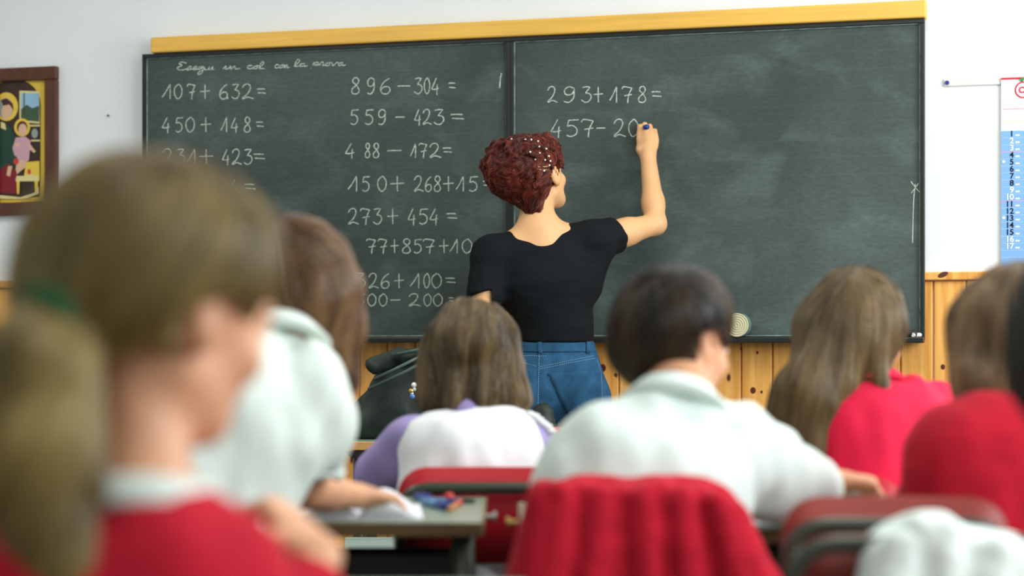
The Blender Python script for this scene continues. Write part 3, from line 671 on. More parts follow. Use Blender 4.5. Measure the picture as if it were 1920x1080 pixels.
# things on the ledge
c = W(1383, 596, -0.06); R_ = 0.0385
er = empty('board_eraser', (c[0], -0.055, BZ0 + 0.010), 0, 'rolled cream and grey felt eraser standing on the chalkboard ledge', 'eraser')
bm = bmesh.new(); disc_prism(bm, (0.0, -0.022, R_), (0, 1, 0), R_, 0.060, 32); build('felt_roll', bm, M['felt_dark'], er)
bm = bmesh.new()
for t in range(5):
    r0 = R_ * (0.92 - 0.19 * t); ring = [(r0 * math.cos(a), -0.024, R_ + r0 * math.sin(a)) for a in [2 * math.pi * i / 28 for i in range(28)]]
    tube(bm, ring, 0.0024, 6, closed=True)
build('spiral_edge', bm, M['felt'], er, True)
bm = bmesh.new(); disc_prism(bm, (0, -0.0225, R_), (0, -1, 0), R_ * 0.9, 0.0015, 28); build('felt_face', bm, M['felt'], er)
c = W(1728, 630, -0.05); o = build('chalk_stick', disc_prism(bmesh.new(), (-0.006, 0, 0.007), (0.3, 0.6, 0), 0.0065, 0.045, 10), M['chalk_white'], loc=(c[0] - 0.02, -0.066, BZ0 + 0.010)); tag(o, 'short white chalk stick at the right end of the chalkboard ledge', 'chalk')
c = W(1704, 630, -0.05); o = build('felt_duster', bx(-0.026, 0.026, -0.02, 0.02, 0, 0.022, 0.008), M['black_plastic'], loc=(c[0], -0.045, BZ0 + 0.010)); tag(o, 'small black felt duster lying on the ledge behind the long-haired girl', 'duster')

# ================================================================ picture, calendar
pt, pb_ = W(101, 122, 0.0), W(101, 402, 0.0)
ph = pt[2] - pb_[2]; px1 = pt[0]; pwid = 0.285; fwd = 0.048
pic = empty('framed_picture', (px1 - pwid / 2, YF, pb_[2]), 0, 'brown-framed arched picture of two haloed figures on the white wall', 'picture')
bm = bmesh.new(); hw = pwid / 2
box(bm, -hw, hw, -0.026, -0.001, 0, fwd, 0.005); box(bm, -hw, hw, -0.026, -0.001, ph - fwd, ph, 0.005)
box(bm, -hw, -hw + fwd, -0.0258, -0.001, fwd, ph - fwd, 0.005); box(bm, hw - fwd, hw, -0.0258, -0.001, fwd, ph - fwd, 0.005)
build('frame', bm, M['pic_frame'], pic)
bm = bmesh.new(); w2 = hw - fwd + 0.006
for s in (-1, 1): box(bm, s * w2 - 0.002, s * w2 + 0.002, -0.019, -0.003, fwd - 0.004, ph - fwd + 0.004)
tl = build('inner_moulding', bm, M['pic_frame'], pic)
art = {n: mat('print_' + n, c_, 0.5, 0.4) for n, c_ in dict(gold=(0.80, 0.56, 0.07), brown=(0.045, 0.022, 0.012), green=(0.012, 0.055, 0.035), wine=(0.22, 0.012, 0.02), pink=(0.62, 0.36, 0.42), flesh=(0.72, 0.45, 0.30), sky=(0.30, 0.52, 0.70), tree=(0.05, 0.10, 0.05), cream=(0.75, 0.66, 0.30), grey=(0.3, 0.36, 0.33), red=(0.6, 0.05, 0.04), haird=(0.06, 0.02, 0.01)).items()}
layer = [0]
def flat(pts, m, name='printed_shape'):
    """flat printed area; pts in photo pixels of the picture"""
    layer[0] += 1; bm = bmesh.new(); y = -0.008 - 0.00022 * layer[0]
    vs = []
    for a, b in pts:
        q = W(a, b, 0.03) - np.array([px1 - hw, 0, pb_[2]])
        vs.append(bm.verts.new((max(-w2, min(w2, q[0])), y, max(fwd - 0.004, min(ph - fwd + 0.004, q[2])))))
    bm.faces.new(vs); return bm
def oval(cx, cy, rx, ry, a0=0, n=20, t=0): return [(cx + rx * math.cos(t) * math.cos(a) - ry * math.sin(t) * math.sin(a), cy + rx * math.sin(t) * math.cos(a) + ry * math.cos(t) * math.sin(a)) for a in [2 * math.pi * i / n for i in range(n)]]
pr = build('print_sheet', bx(-w2, w2, -0.0075, -0.002, fwd - 0.004, ph - fwd + 0.004), art['gold'], pic)
arch = [(75, 370), (-25, 370), (-25, 190)] + [(27 + 49 * math.cos(a), 196 + 48 * -math.sin(a)) for a in np.linspace(math.pi, 0, 14)]
for pts, m_ in ((arch, 'brown'),
    ([(36, 170), (73, 171), (74, 232), (36, 228)], 'cream'), ([(39, 174), (73, 175), (73, 228), (39, 225)], 'sky'), ([(39, 205), (50, 196), (60, 203), (73, 198), (73, 228), (39, 225)], 'tree'), ([(44, 174), (46, 174), (46, 215), (44, 215)], 'haird'),
    ([(52, 234), (75, 234), (75, 237), (52, 237)], 'cream'), ([(58, 262), (75, 262), (75, 265), (58, 265)], 'cream'), (oval(65, 250, 6, 9), 'grey'),
    (oval(12, 200, 22, 27), 'gold'), (oval(10, 203, 15, 19), 'grey'), (oval(13, 208, 10, 15, t=0.3), 'flesh'), ([(2, 188), (12, 184), (24, 194), (26, 208), (18, 196), (6, 198)], 'haird'),
    ([(-25, 235), (5, 228), (22, 240), (30, 270), (34, 300), (24, 320), (-25, 330)], 'green'), ([(-25, 322), (16, 306), (32, 322), (36, 352), (28, 364), (-25, 362)], 'wine'),
    ([(2, 228), (10, 232), (12, 244), (2, 240)], 'cream'),
    (oval(42, 239, 15, 17), 'gold'), (oval(42, 239, 10, 12), 'haird'), (oval(43, 243, 8, 11), 'flesh'),
    ([(30, 258), (48, 256), (58, 264), (55, 300), (46, 308), (30, 300), (24, 278)], 'pink'), ([(54, 266), (60, 274), (68, 284), (64, 287), (56, 280)], 'flesh'), (oval(33, 272, 5, 4), 'flesh'), ([(32, 302), (44, 300), (54, 310), (46, 316), (38, 322), (33, 327), (30, 318)], 'flesh'),
    (oval(25, 300, 9, 9), 'green'), (oval(31, 303, 5, 6), 'red'), ([(16, 312), (24, 311), (20, 331), (13, 329)], 'flesh'),
    ([(50, 304), (75, 302), (75, 330), (46, 330)], 'gold'), ([(32, 330), (75, 330), (75, 340), (30, 340)], 'cream'), ([(32, 340), (38, 340), (37, 364), (33, 364)], 'gold'), ([(66, 340), (73, 340), (72, 360), (67, 360)], 'gold'), (oval(56, 330, 9, 2.6), 'cream'), (oval(56, 322, 3, 5), 'red'),
    ([(-20, 366), (40, 370), (66, 362), (74, 350), (75, 364), (50, 373), (-20, 373)], 'cream')):
    build('printed_shape', flat(pts, art[m_]), art[m_], pr)

cz1 = W(1876, 147, YF)[2]; cx0 = W(1877, 300, YF)[0]; cw = 0.30; chh = 0.66
cal = empty('wall_calendar', (cx0 + cw / 2, YF - 0.006, cz1 - chh), 0, 'blue and white numbered wall calendar hanging beside the chalkboard', 'calendar')
co = np.array([cx0 + cw / 2, YF, cz1 - chh])
def calz(py): return W(1895, py, YF)[2] - co[2]
def calx(px): return W(px, 300, YF)[0] - co[0]
build('backing_sheet', bx(-cw / 2, cw / 2, -0.004, 0.0, 0, chh), M['cal_white'], cal)
rz = [calz(246 + 13.15 * i) for i in range(19)]
build('date_column', bx(-cw / 2, cw / 2, -0.005, -0.004, 0.02, rz[0]), M['cal_blue'], cal)
build('red_top_line', bx(-cw / 2, cw / 2, -0.0052, -0.004, chh - 0.006, chh), M['cal_red'], cal)
bm = bmesh.new()
for i, z in enumerate(rz[1:]):
    if i not in (2, 9): box(bm, -cw / 2, cw / 2, -0.0054, -0.005, z - 0.0006, z + 0.0006)
build('date_lines', bm, M['cal_line'], cal)
bm = bmesh.new()
for i in (3, 10): box(bm, -cw / 2, cw / 2, -0.0055, -0.005, rz[i] - 0.0009, rz[i] + 0.0009)
build('week_lines', bm, M['cal_pink'], cal)
def text(body, m, parent, x, z, size, y=-0.006, bold=0.0, align='RIGHT', name='date_number'):
    cu = bpy.data.curves.new(name, 'FONT'); cu.body = body; cu.size = size; cu.align_x = align; cu.extrude = 0.0002; cu.offset = bold
    tmp = bpy.data.objects.new(name, cu); me = bpy.data.meshes.new_from_object(tmp); bpy.data.objects.remove(tmp); me.materials.clear(); me.materials.append(m); me.name = name
    o = bpy.data.objects.new(name, me); COL.objects.link(o); o.parent = parent; o.location = (x, y, z); o.rotation_euler = (math.pi / 2, 0, 0); return o
for i in range(1, 18):
    wh = i in (2, 3, 9, 10, 16, 17)
    text(str(i), M['cal_white'] if wh else M['cal_black'], cal, calx(1901), rz[i] + 0.0045, 0.0250, bold=0.0005)
bm = bmesh.new()
for i in range(1, 18):
    x = calx(1904); box(bm, x, x + 0.012, -0.006, -0.005, rz[i] + 0.005, rz[i] + 0.010)
build('weekday_marks', bm, M['cal_white'], cal)
bm = bmesh.new()
for i in (5, 13): disc_prism(bm, (calx(1882), -0.005, rz[i] + 0.014), (0, -1, 0), 0.0045, 0.001, 12)
build('moon_marks', bm, M['cal_white'], cal)
rx = calx(1919); rzz = calz(170)
bm = bmesh.new(); tube(bm, [(rx + 0.024 * math.cos(a), -0.005, rzz + 0.024 * math.sin(a)) for a in [2 * math.pi * i / 32 for i in range(32)]], 0.0022, 6, closed=True); build('red_roundel', bm, M['cal_red'], cal)
text('Ca', M['cal_red'], cal, rx, rzz - 0.009, 0.026, bold=0.0008, align='CENTER', name='roundel_lettering')
bm = bmesh.new()
for py, a, b in ((191, 1880, 1960), (197, 1880, 1960)): z = calz(py); box(bm, calx(a), cw / 2 - 0.02, -0.0045, -0.004, z - 0.001, z + 0.001)
build('grey_print', bm, M['cal_grey'], cal)
z = calz(205); build('red_print', bx(calx(1880), cw / 2 - 0.02, -0.0046, -0.004, z - 0.0016, z + 0.0016), M['cal_pink'], cal)
z = calz(229); build('gold_line', bx(calx(1880), cw / 2 - 0.005, -0.0046, -0.004, z - 0.0012, z + 0.0012), M['cal_gold'], cal)
build('green_pin', disc_prism(bmesh.new(), (calx(1916), -0.004, calz(151)), (0, -1, 0), 0.006, 0.006, 12), M['pin_green'], cal)
sx0, sx1 = W(1769, 155, YF)[0], cx0 + cw + 0.18
a_, b_ = W(1800, 149, YF)[2], W(1800, 161, YF)[2]
st = empty('calendar_strip', (sx0, YF, b_), 0, 'white cardboard strip pinned to the wall, carrying the calendar', 'strip')
build('cardboard', bx(0, sx1 - sx0, -0.005, 0.0, 0, a_ - b_ + 0.002, 0.0015, 1), M['strip_card'], st)
build('strip_shade_line', bx(0, sx1 - sx0, -0.0048, -0.0002, -0.0014, 0), M['cal_grey'], st)  # grey line painted as shade so the strip reads on the white wall
build('blue_pin', disc_prism(bmesh.new(), (W(1776, 155, YF)[0] - sx0, -0.005, (a_ - b_) / 2), (0, -1, 0), 0.0065, 0.008, 14), M['blue'], st)
o = build('wall_nail', disc_prism(bmesh.new(), (0, 0, 0), (0, -1, 0), 0.003, 0.01, 8), M['black_plastic'], loc=W(204, 217, YF)); tag(o, 'small dark nail in the white wall between picture and chalkboard', 'nail')

# ================================================================ furniture
def rounded_board(w, h, t, r, curve, nx=14, top_only=False):
    """upright plywood back: rounded corners, slightly bowed about z"""
    bm = bmesh.new(); prof = []
    for cx, cz, a0 in ((w / 2 - r, h - r, 0), (-w / 2 + r, h - r, 90), (-w / 2 + r, r, 180), (w / 2 - r, r, 270)):
        for k in range(7):
            a = math.radians(a0 + 15 * k); prof.append((cx + r * math.cos(a), cz + r * math.sin(a)))
    # grid of columns for the bow
    xs = sorted(set([round(p[0], 5) for p in prof] + [round(-w / 2 + r + (w - 2 * r) * i / 8, 5) for i in range(9)]))
    def zr(x):
        q = max(0, abs(x) - (w / 2 - r)); d = r - math.sqrt(max(0, r * r - q * q)); return d, h - d
    F_, B_ = [], []
    for x in xs:
        a, b = zr(x); yb = curve * (1 - (2 * x / w) ** 2)
        F_.append((bm.verts.new((x, yb, a)), bm.verts.new((x, yb, b)))); B_.append((bm.verts.new((x, yb + t, a)), bm.verts.new((x, yb + t, b))))
    for i in range(len(xs) - 1):
        bm.faces.new((F_[i][0], F_[i + 1][0], F_[i + 1][1], F_[i][1])); bm.faces.new((B_[i][0], B_[i][1], B_[i + 1][1], B_[i + 1][0]))
        bm.faces.new((F_[i][1], F_[i + 1][1], B_[i + 1][1], B_[i][1])); bm.faces.new((F_[i][0], B_[i][0], B_[i + 1][0], F_[i + 1][0]))
    bm.faces.new((F_[0][0], F_[0][1], B_[0][1], B_[0][0])); bm.faces.new((F_[-1][0], B_[-1][0], B_[-1][1], F_[-1][1]))
    es = [e for e in bm.edges if len(e.link_faces) == 2 and e.calc_face_angle(0) > 0.9]
    bmesh.ops.bevel(bm, geom=es, offset=t * 0.3, segments=2, affect='EDGES')
    return bm
def chair(label, x, d, top, w=0.37, seat=0.38, m='chair_red', bh=0.185, yaw=0.0, glint=False):
    loc = Q(x, d, 0); rz = TH - math.radians(yaw)
    c = empty('school_chair', loc, rz, label, 'chair', 'school chairs')
    build('backrest', rounded_board(w, bh, 0.010, 0.055, 0.018), M[m], c, True).location = (0, 0, top - bh)
    r = 0.0115; zt = top - 0.038; hw = w / 2 - 0.006
    bm = bmesh.new()
    tube(bm, rounded([(-hw, -0.012, 0.012), (-hw, -0.012, zt), (hw, -0.012, zt), (hw, -0.012, 0.012)], 0.06, 7), r, 12)
    build('tube_frame', bm, M['tube'], c, True)
    build('seat', bx(-w / 2 + 0.02, w / 2 - 0.02, 0.01, 0.33, seat - 0.012, seat, 0.005), M[m], c)
    for s in (-1, 1):
        build('leg', tube(bmesh.new(), [(s * hw, 0.305, seat - 0.03), (s * (hw + 0.004), 0.315, 0.012)], r, 10), M['tube'], c, True)
        build('side_rail', tube(bmesh.new(), [(s * hw, -0.012, seat - 0.024), (s * hw, 0.305, seat - 0.024)], r * 0.9, 10), M['tube'], c, True)
        for y in (-0.012, 0.315):
            build('foot_cap', disc_prism(bmesh.new(), (s * (hw + (0.004 if y > 0 else 0)), y, 0), (0, 0, 1), 0.014, 0.02, 12), M['black_plastic'], c)
        build('bolt', disc_prism(bmesh.new(), (s * (hw - 0.012), -0.012 - r * 0.2, top - bh * 0.62), (0, -1, 0), 0.006, r + 0.005, 10), M['brass'], c)
    build('cross_rail', tube(bmesh.new(), [(-hw, 0.2, seat - 0.024), (hw, 0.2, seat - 0.024)], r * 0.9, 10), M['tube'], c, True)
    return c
def desk(label, x0, x1, d, dp=0.48, top=0.65, m='green_laminate', em='edge_wood', tray=True, panel=None, hooks=True, th=0.024):
    loc = Q((x0 + x1) / 2, d, 0); c = empty('school_desk', loc, TH, label, 'desk', 'school desks'); w = (x1 - x0) / 2
    build('desk_top', bx(-w + 0.004, w - 0.004, 0.004, dp - 0.004, top - th + 0.002, top, 0.002), M[m], c)
    bm = bmesh.new()
    box(bm, -w, w, 0, 0.006, top - th, top - 0.001, 0.002); box(bm, -w, w, dp - 0.006, dp, top - th, top - 0.001, 0.002)
    box(bm, -w, -w + 0.006, 0.006, dp - 0.006, top - th, top - 0.001, 0.002); box(bm, w - 0.006, w, 0.006, dp - 0.006, top - th, top - 0.001, 0.002)
    build('wood_edging', bm, M[em], c)
    for sx in (-1, 1):
        for y in (0.035, dp - 0.035):
            lg = build('leg', tube(bmesh.new(), [(sx * (w - 0.038), y, top - th), (sx * (w - 0.038), y, 0.012)], 0.0165, 12), M['tube'], c, True)
            build('foot_cap', disc_prism(bmesh.new(), (sx * (w - 0.038), y, 0), (0, 0, 1), 0.018, 0.025, 12), M['black_plastic'], lg)
        build('apron_rail', bx(sx * (w - 0.038) - 0.012, sx * (w - 0.038) + 0.012, 0.05, dp - 0.05, top - th - 0.03, top - th, 0.002), M['tube'], c)
        if hooks:
            bm = bmesh.new(); disc_prism(bm, (sx * w, dp * 0.45, top - 0.012), (sx, 0, 0), 0.005, 0.016, 10); disc_prism(bm, (sx * (w + 0.014), dp * 0.45, top - 0.012), (sx, 0, 0), 0.010, 0.006, 12)
            build('bag_hook', bm, M['bright_tube'] if hooks != 'brass' else M['brass'], c)
    if tray:
        bm = bmesh.new(); box(bm, -w + 0.056, w - 0.056, 0.04, dp - 0.06, 0.525, 0.531); box(bm, -w + 0.056, w - 0.056, 0.034, 0.040, 0.525, 0.592, 0.001); box(bm, -w + 0.056, w - 0.056, dp - 0.06, dp - 0.054, 0.525, 0.56, 0.001)
        build('book_tray', bm, M['black_plastic'], c)
    if panel: build('front_panel', bx(-w + 0.002, w - 0.06, -0.002, 0.012, panel[0], panel[1], 0.002), M['pale_panel'], c)
    return c

X = lambda px, d: (px - 960) / FPX * d
# row beside the camera's left: the writing girl's desk
desk('pale green school desk with notebook and pens under the writing girl\'s arm', X(372, 2.96), X(906, 2.96), 2.96)
desk('school desk in front of the boy, a white sheet at its right end', X(972, 2.86), X(1478, 2.86) + 0.03, 2.86, hooks='brass')
desk('school desk in front of the girl in white smock and lilac sleeves', X(725, 3.9), X(1085, 3.9), 3.88, tray=True)
desk('school desk in front of the long-haired girl in red', X(1370, 3.72), X(1900, 3.72), 3.72)
desk('school desk in front of the blonde child at the right edge', X(1560, 2.91) + 0.02, X(1560, 2.91) + 0.62, 2.91, dp=0.34)
desk('school desk nearest the camera, before the blurred ponytail girl', -0.62, 0.02, 1.80, dp=0.46)
desk('front desk with tan edge and pale green panel carrying the dark bag', X(645, 4.9), X(1190, 4.9), 4.9, dp=0.5, top=0.672, em='tan_wood', tray=False, panel=(0.18, 0.412), hooks=False)
# the dark bracket under the front desk
o = bmesh.new(); zt = 0.646; x_ = X(645, 4.9)
v = [(0.0, zt), (0.125, zt), (0.125, zt - 0.018), (0.018, zt - 0.020)]
f = [o.verts.new((a, 0, b)) for a, b in v]; g = [o.verts.new((a, 0.02, b)) for a, b in v]
o.faces.new(f); o.faces.new(g[::-1])
for i in range(4): o.faces.new((f[i], f[(i + 1) % 4], g[(i + 1) % 4], g[i]))
dk = [q for q in COL.objects if q.name.startswith('school_desk')][-1]
build('corner_bracket', o, M['black_plastic'], dk).location = (x_ - (X(645, 4.9) + X(1190, 4.9)) / 2 + 0.002, -0.003, 0)

C_SMOCK = chair('red chair with dark tube frame behind the girl in the white smock', X(745, 3.47) + 0.185, 3.47, 0.703)
C_BOY = chair('red chair draped with the red sweater behind the boy', X(1192, 2.58), 2.58, 0.735, w=0.305)
C_RIGHT = chair('red chair with bright top edge behind the long-haired girl in red', X(1695, 3.27) - 0.185, 3.27, 0.702)
C_BROWN = chair('red-brown plywood chair right of the draped sweater, behind the blonde child', X(1680, 2.6), 2.6, 0.722, w=0.325, m='chair_brown')
C_LEFT = chair('red chair of the girl in the puff-sleeved blouse, mostly hidden by the ponytail girl', X(398, 2.48) - 0.185, 2.48, 0.742)
C_NEAR = chair('chair of the ponytail girl at the lower left corner', -0.31, 1.27, 0.66)
C_EDGE = chair('chair of the dark-haired child at the right edge', 0.69, 1.48, 0.62)
C_CLOTH = chair('dark tube chair under the white scalloped cloth, lower right corner', X(1700, 2.24) + 0.03, 2.24, 0.735, w=0.36, m='chair_brown')

for q in C_CLOTH.children:
    if q.name.startswith('backrest'): q.location.z -= 0.034

# ---- objects on the desks
Z1 = 0.65
def slab(name, x, d, rot, w, h, z, t, m, label, cat, group=None):
    bm = bx(-w / 2, w / 2, -h / 2, h / 2, 0, t, min(0.002, t / 3), 1)
    o = build(name, bm, M[m], loc=Q(x, d, z)); o.rotation_euler = (0, 0, TH + math.radians(rot)); return tag(o, label, cat, group)
# open exercise book: two curved page blocks and a cover
def open_book(x, d, rot, label, w=0.16, h=0.23, z=Z1, lift=0.018):
    e = empty('exercise_book', Q(x, d, z), TH + math.radians(rot), label, 'book')
    for s in (-1, 1):
        bm = bmesh.new(); n = 8; rows = []
        for i in range(n + 1):
            t = i / n; xx = s * (0.002 + t * w); zz = 0.003 + lift * math.sin(math.pi * min(1, t * 1.15)) * (1 - 0.45 * t)
            rows.append([bm.verts.new((xx, -h / 2, 0.0015)), bm.verts.new((xx, h / 2, 0.0015)), bm.verts.new((xx, h / 2, zz)), bm.verts.new((xx, -h / 2, zz))])
        for i in range(n):
            a, b = rows[i], rows[i + 1]
            for k in range(4): bm.faces.new((a[k], a[(k + 1) % 4], b[(k + 1) % 4], b[k]))
        bm.faces.new(rows[0]); bm.faces.new(rows[-1][::-1])
        build('page_block', bm, M['paper'], e, True)
    build('cover', bx(-w - 0.004, w + 0.004, -h / 2 - 0.003, h / 2 + 0.003, 0, 0.0015), M['paper'], e)
    return e
open_book(X(672, 3.13), 3.13, 4, 'open white exercise book under the writing girl\'s hand', w=0.105, h=0.26, lift=0.036)
slab('paper_sheet', X(470, 3.1), 3.1, 8, 0.15, 0.20, Z1, 0.002, 'paper', 'white sheet on the green desk beside the bent red-sleeved child', 'paper')
def pen(name, x, d, rot, L, r, m, label, cap_m=None, z=Z1):
    e = empty(name, Q(x, d, z + r), TH + math.radians(rot), label, 'pen', 'pens on the green desk')
    build('barrel', tube(bmesh.new(), [(0, 0, 0), (L * 0.68, 0, 0)], r, 10), M[m], e, True)
    build('cap', tube(bmesh.new(), [(L * 0.68, 0, 0), (L, 0, 0)], r * 1.12, 10), M[cap_m or m], e, True)
    return e
pen('ballpoint_pen', X(785, 3.34), 3.34, -38, 0.10, 0.0045, 'pen_blue', 'blue pen with dark cap lying behind the open exercise book', 'blue')
pen('felt_pen', X(795, 3.27), 3.27, -66, 0.11, 0.007, 'pen_blue', 'thick pale blue felt pen lying point forward on the green desk', 'blue')
pen('pencil', X(842, 3.14), 3.14, 84, 0.15, 0.0045, 'orange', 'orange pencil with red end lying along the green desk', 'red_plastic')
pen('thin_pen', X(800, 3.34), 3.34, -22, 0.095, 0.004, 'black_plastic', 'thin dark pen lying across the green desk behind the pencil')
o = build('blue_eraser', bx(-0.012, 0.012, -0.02, 0.02, 0, 0.013, 0.003), M['blue'], loc=Q(X(792, 3.36), 3.36, Z1)); o.rotation_euler = (0, 0, TH + 0.4); tag(o, 'small blue block eraser at the far edge of the green desk', 'eraser')
b = bmesh.new(); bmesh.ops.create_icosphere(b, subdivisions=2, radius=0.010)
for v in b.verts: v.co.z *= 0.9
o = build('red_sharpener', b, M['red_plastic'], None, True, Q(X(842, 3.32), 3.33, Z1 + 0.009)); tag(o, 'small round red sharpener beside the orange pencil', 'sharpener')
slab('paper_sheet', X(1432, 3.02), 3.02, -6, 0.16, 0.25, Z1, 0.003, 'paper', 'white sheet under the boy\'s right forearm', 'paper')
# book propped open on the desk of the girl in red
def leaf_book():
    e = empty('propped_book', Q(X(1400, 3.95), 3.95, Z1), TH, 'white-paged book standing half open left of the long-haired girl in red', 'book')
    for s, m_ in ((-1, 'paper'), (1, 'paper')):
        bm = bmesh.new(); n = 8; L = []
        for i in range(n + 1):
            t = i / n; x_ = s * 0.055 * t; y_ = -0.012 * math.sin(t * 2.2); h_ = 0.137 + (0.010 * t * t if s > 0 else 0.004 * t)
            L.append([bm.verts.new((x_, y_, 0)), bm.verts.new((x_, y_, h_)), bm.verts.new((x_, y_ + 0.006, h_)), bm.verts.new((x_, y_ + 0.006, 0))])
        for i in range(n):
            for k in range(4): bm.faces.new((L[i][k], L[i][(k + 1) % 4], L[i + 1][(k + 1) % 4], L[i + 1][k]))
        bm.faces.new(L[0]); bm.faces.new(L[-1][::-1]); build('page_block', bm, M[m_], e, True)
    build('blue_cover', bx(-0.06, 0.0, 0.0075, 0.0095, 0, 0.13), M['blue'], e)
leaf_book()

# ---- the dark bag on the front desk
zb = 0.672; dB = 5.08
B0 = P(650, 830, dB); F = field_around([P(640, 640, dB), P(910, 850, dB)], 0.16, 0.006)
fr = frame(0)
F.cone(P(735, 800, dB), P(760, 740, dB), 0.115, 0.09, 0.10, 0.075, RT, 0.05); F.cone(P(760, 760, dB), P(815, 690, dB), 0.10, 0.075, 0.075, 0.05, RT, 0.05)
F.cone(P(850, 790, dB), P(850, 700, dB), 0.10, 0.08, 0.06, 0.05, RT, 0.05); F.cap(P(800, 690, dB), P(840, 655, dB), 0.045, 0.02, 0.03)
F.ell(P(690, 800, dB), (0.078, 0.08, 0.062), fr, 0.05)
F.disp(0.010, 0.07, seed=2, R=fr); F.disp(0.004, 0.025, seed=4, R=fr, stretch=(1, 1, 0.4)); F.cut((0, 0, zb + 0.001), (0, 0, -1))
bag = empty('backpack', (*Q(X(760, dB), dB, 0)[:2], zb), 0, 'dark green-black bag slumped on the front desk behind the smock girl', 'bag')
og = np.array(bag.location)
F.mesh('bag_body', M['bag'], bag, og, 2)
F2 = field_around([P(680, 650, dB), P(850, 720, dB)], 0.08, 0.005)
for a, b, r1, r2 in (((700, 690), (752, 668), 0.020, 0.022), ((752, 668), (815, 655), 0.020, 0.008), ((695, 680), (750, 664), 0.012, 0.012)): F2.cone(P(*a, dB - 0.06), P(*b, dB - 0.04), r1, 0.012, r2, 0.012, UP, 0.02)
F2.disp(0.003, 0.03, seed=9); F2.mesh('bag_flap', M['bag'], bag, og)
for pts in (((700, 712), (745, 690), (800, 662)), ((690, 730), (760, 697), (812, 668)), ((745, 664), (790, 655), (822, 642))):
    build('strap', tube(bmesh.new(), [P(a, b, dB - 0.095) - og for a, b in pts], 0.0045, 8), M['zip'], bag, True)
for i, (a, b, m_) in enumerate(((776, 722, 'bead_white'), (771, 733, 'brass'), (773, 743, 'bead_blue'), (777, 730, 'bead_white'), (772, 737, 'bead_white'))):
    bm = bmesh.new(); bmesh.ops.create_icosphere(bm, subdivisions=2, radius=0.0075 if i < 3 else 0.005)
    build('key_charm', bm, M[m_], bag, True, P(a, b, 4.93) - og)
# small black pouch and red case at the desk's right end
F = field_around([P(990, 740, 5.05), P(1050, 850, 5.05)], 0.08, 0.005)
F.cone(P(1012, 800, 5.05), P(1018, 775, 5.05), 0.05, 0.04, 0.030, 0.03, RT, 0.03); F.disp(0.003, 0.03); F.cut((0, 0, zb + 0.001), (0, 0, -1))
o = F.mesh('black_pouch', M['bag'], None, Q(X(1012, 5.05), 5.05, zb)); o.location = Q(X(1012, 5.05), 5.05, zb); tag(o, 'round black pouch on the front desk below the teacher\'s jeans pocket', 'pouch')
o = build('red_case', bx(-0.04, 0.04, -0.02, 0.02, 0, 0.036, 0.01), M['red_plastic'], loc=Q(X(1040, 4.97), 4.97, zb)); o.rotation_euler[2] = TH; tag(o, 'small red pencil case on the front desk beside the black pouch', 'pencil case')

# ================================================================ people
def head_prims(F, c, R, s, neck_to=None, neck_r=0.052, ear=True):
    c = np.asarray(c, float); L = lambda x, y, z: c + R @ (np.array([x, y, z]) * s)
    F.ell(L(0, -.012, .035), np.array((.074, .094, .083)) * s, R, 0.02)
    F.ell(L(0, .038, -.028), np.array((.059, .056, .082)) * s, R, 0.03 * s)
    F.ell(L(0, .068, -.090), np.array((.026, .022, .018)) * s, R, 0.025 * s)
    for q in (-1, 1):
        F.cap(L(q * .052, .0, -.055), L(q * .030, .055, -.088), .018 * s, .018 * s, 0.03 * s)       # jaw line
        F.ell(L(q * .036, .072, -.028), np.array((.022, .018, .020)) * s, R, 0.02 * s)              # cheek
        F.ell(L(q * .031, .098, .006), np.array((.016, .012, .011)) * s, R, 0.012 * s, sub=True)     # eye socket
        F.cap(L(q * .045, .080, .020), L(q * .014, .090, .020), .006 * s, .006 * s, 0.012 * s)       # brow
        F.ell(L(q * .031, .082, .004), np.array((.013, .011, .011)) * s, R, 0.004 * s)               # lid
    F.cap(L(0, .090, .008), L(0, .112, -.028), .0065 * s, .0115 * s, 0.010 * s)                      # nose
    for q in (-1, 1): F.ell(L(q * .011, .100, -.031), np.array((.007, .009, .006)) * s, R, 0.006 * s)
    F.ell(L(0, .093, -.054), np.array((.022, .010, .005)) * s, R, 0.004 * s); F.ell(L(0, .092, -.063), np.array((.018, .010, .006)) * s, R, 0.004 * s)
    if ear:
        for q in (-1, 1):
            Re = R @ np.array([[math.cos(q * .45), -math.sin(q * .45), 0], [math.sin(q * .45), math.cos(q * .45), 0], [0, 0, 1]]).T
            F.ell(L(q * .081, -.012, -.004), np.array((.008, .019, .031)) * s, Re, 0.008 * s)
            F.ell(L(q * .089, -.006, .000), np.array((.006, .010, .018)) * s, Re, 0.004 * s, sub=True)
            F.ell(L(q * .077, -.004, -.030), np.array((.008, .009, .011)) * s, Re, 0.006 * s)
    if neck_to is not None: F.cap(L(0, -.018, -.045), neck_to, neck_r * s * .96, neck_r * s * 1.08, 0.03 * s)
def eyes(c, R, s, parent, og):
    for q in (-1, 1):
        p = np.asarray(c) + R @ (np.array([q * .031, .0845, .003]) * s)
        bm = bmesh.new(); bmesh.ops.create_uvsphere(bm, u_segments=14, v_segments=10, radius=.0105 * s); e = build('eye', bm, M['eye'], parent, True, p - og)
        bm = bmesh.new(); disc_prism(bm, R[:, 1] * .0095 * s, R[:, 1], .0048 * s, .0014 * s, 12); build('iris', bm, M['iris'], e)
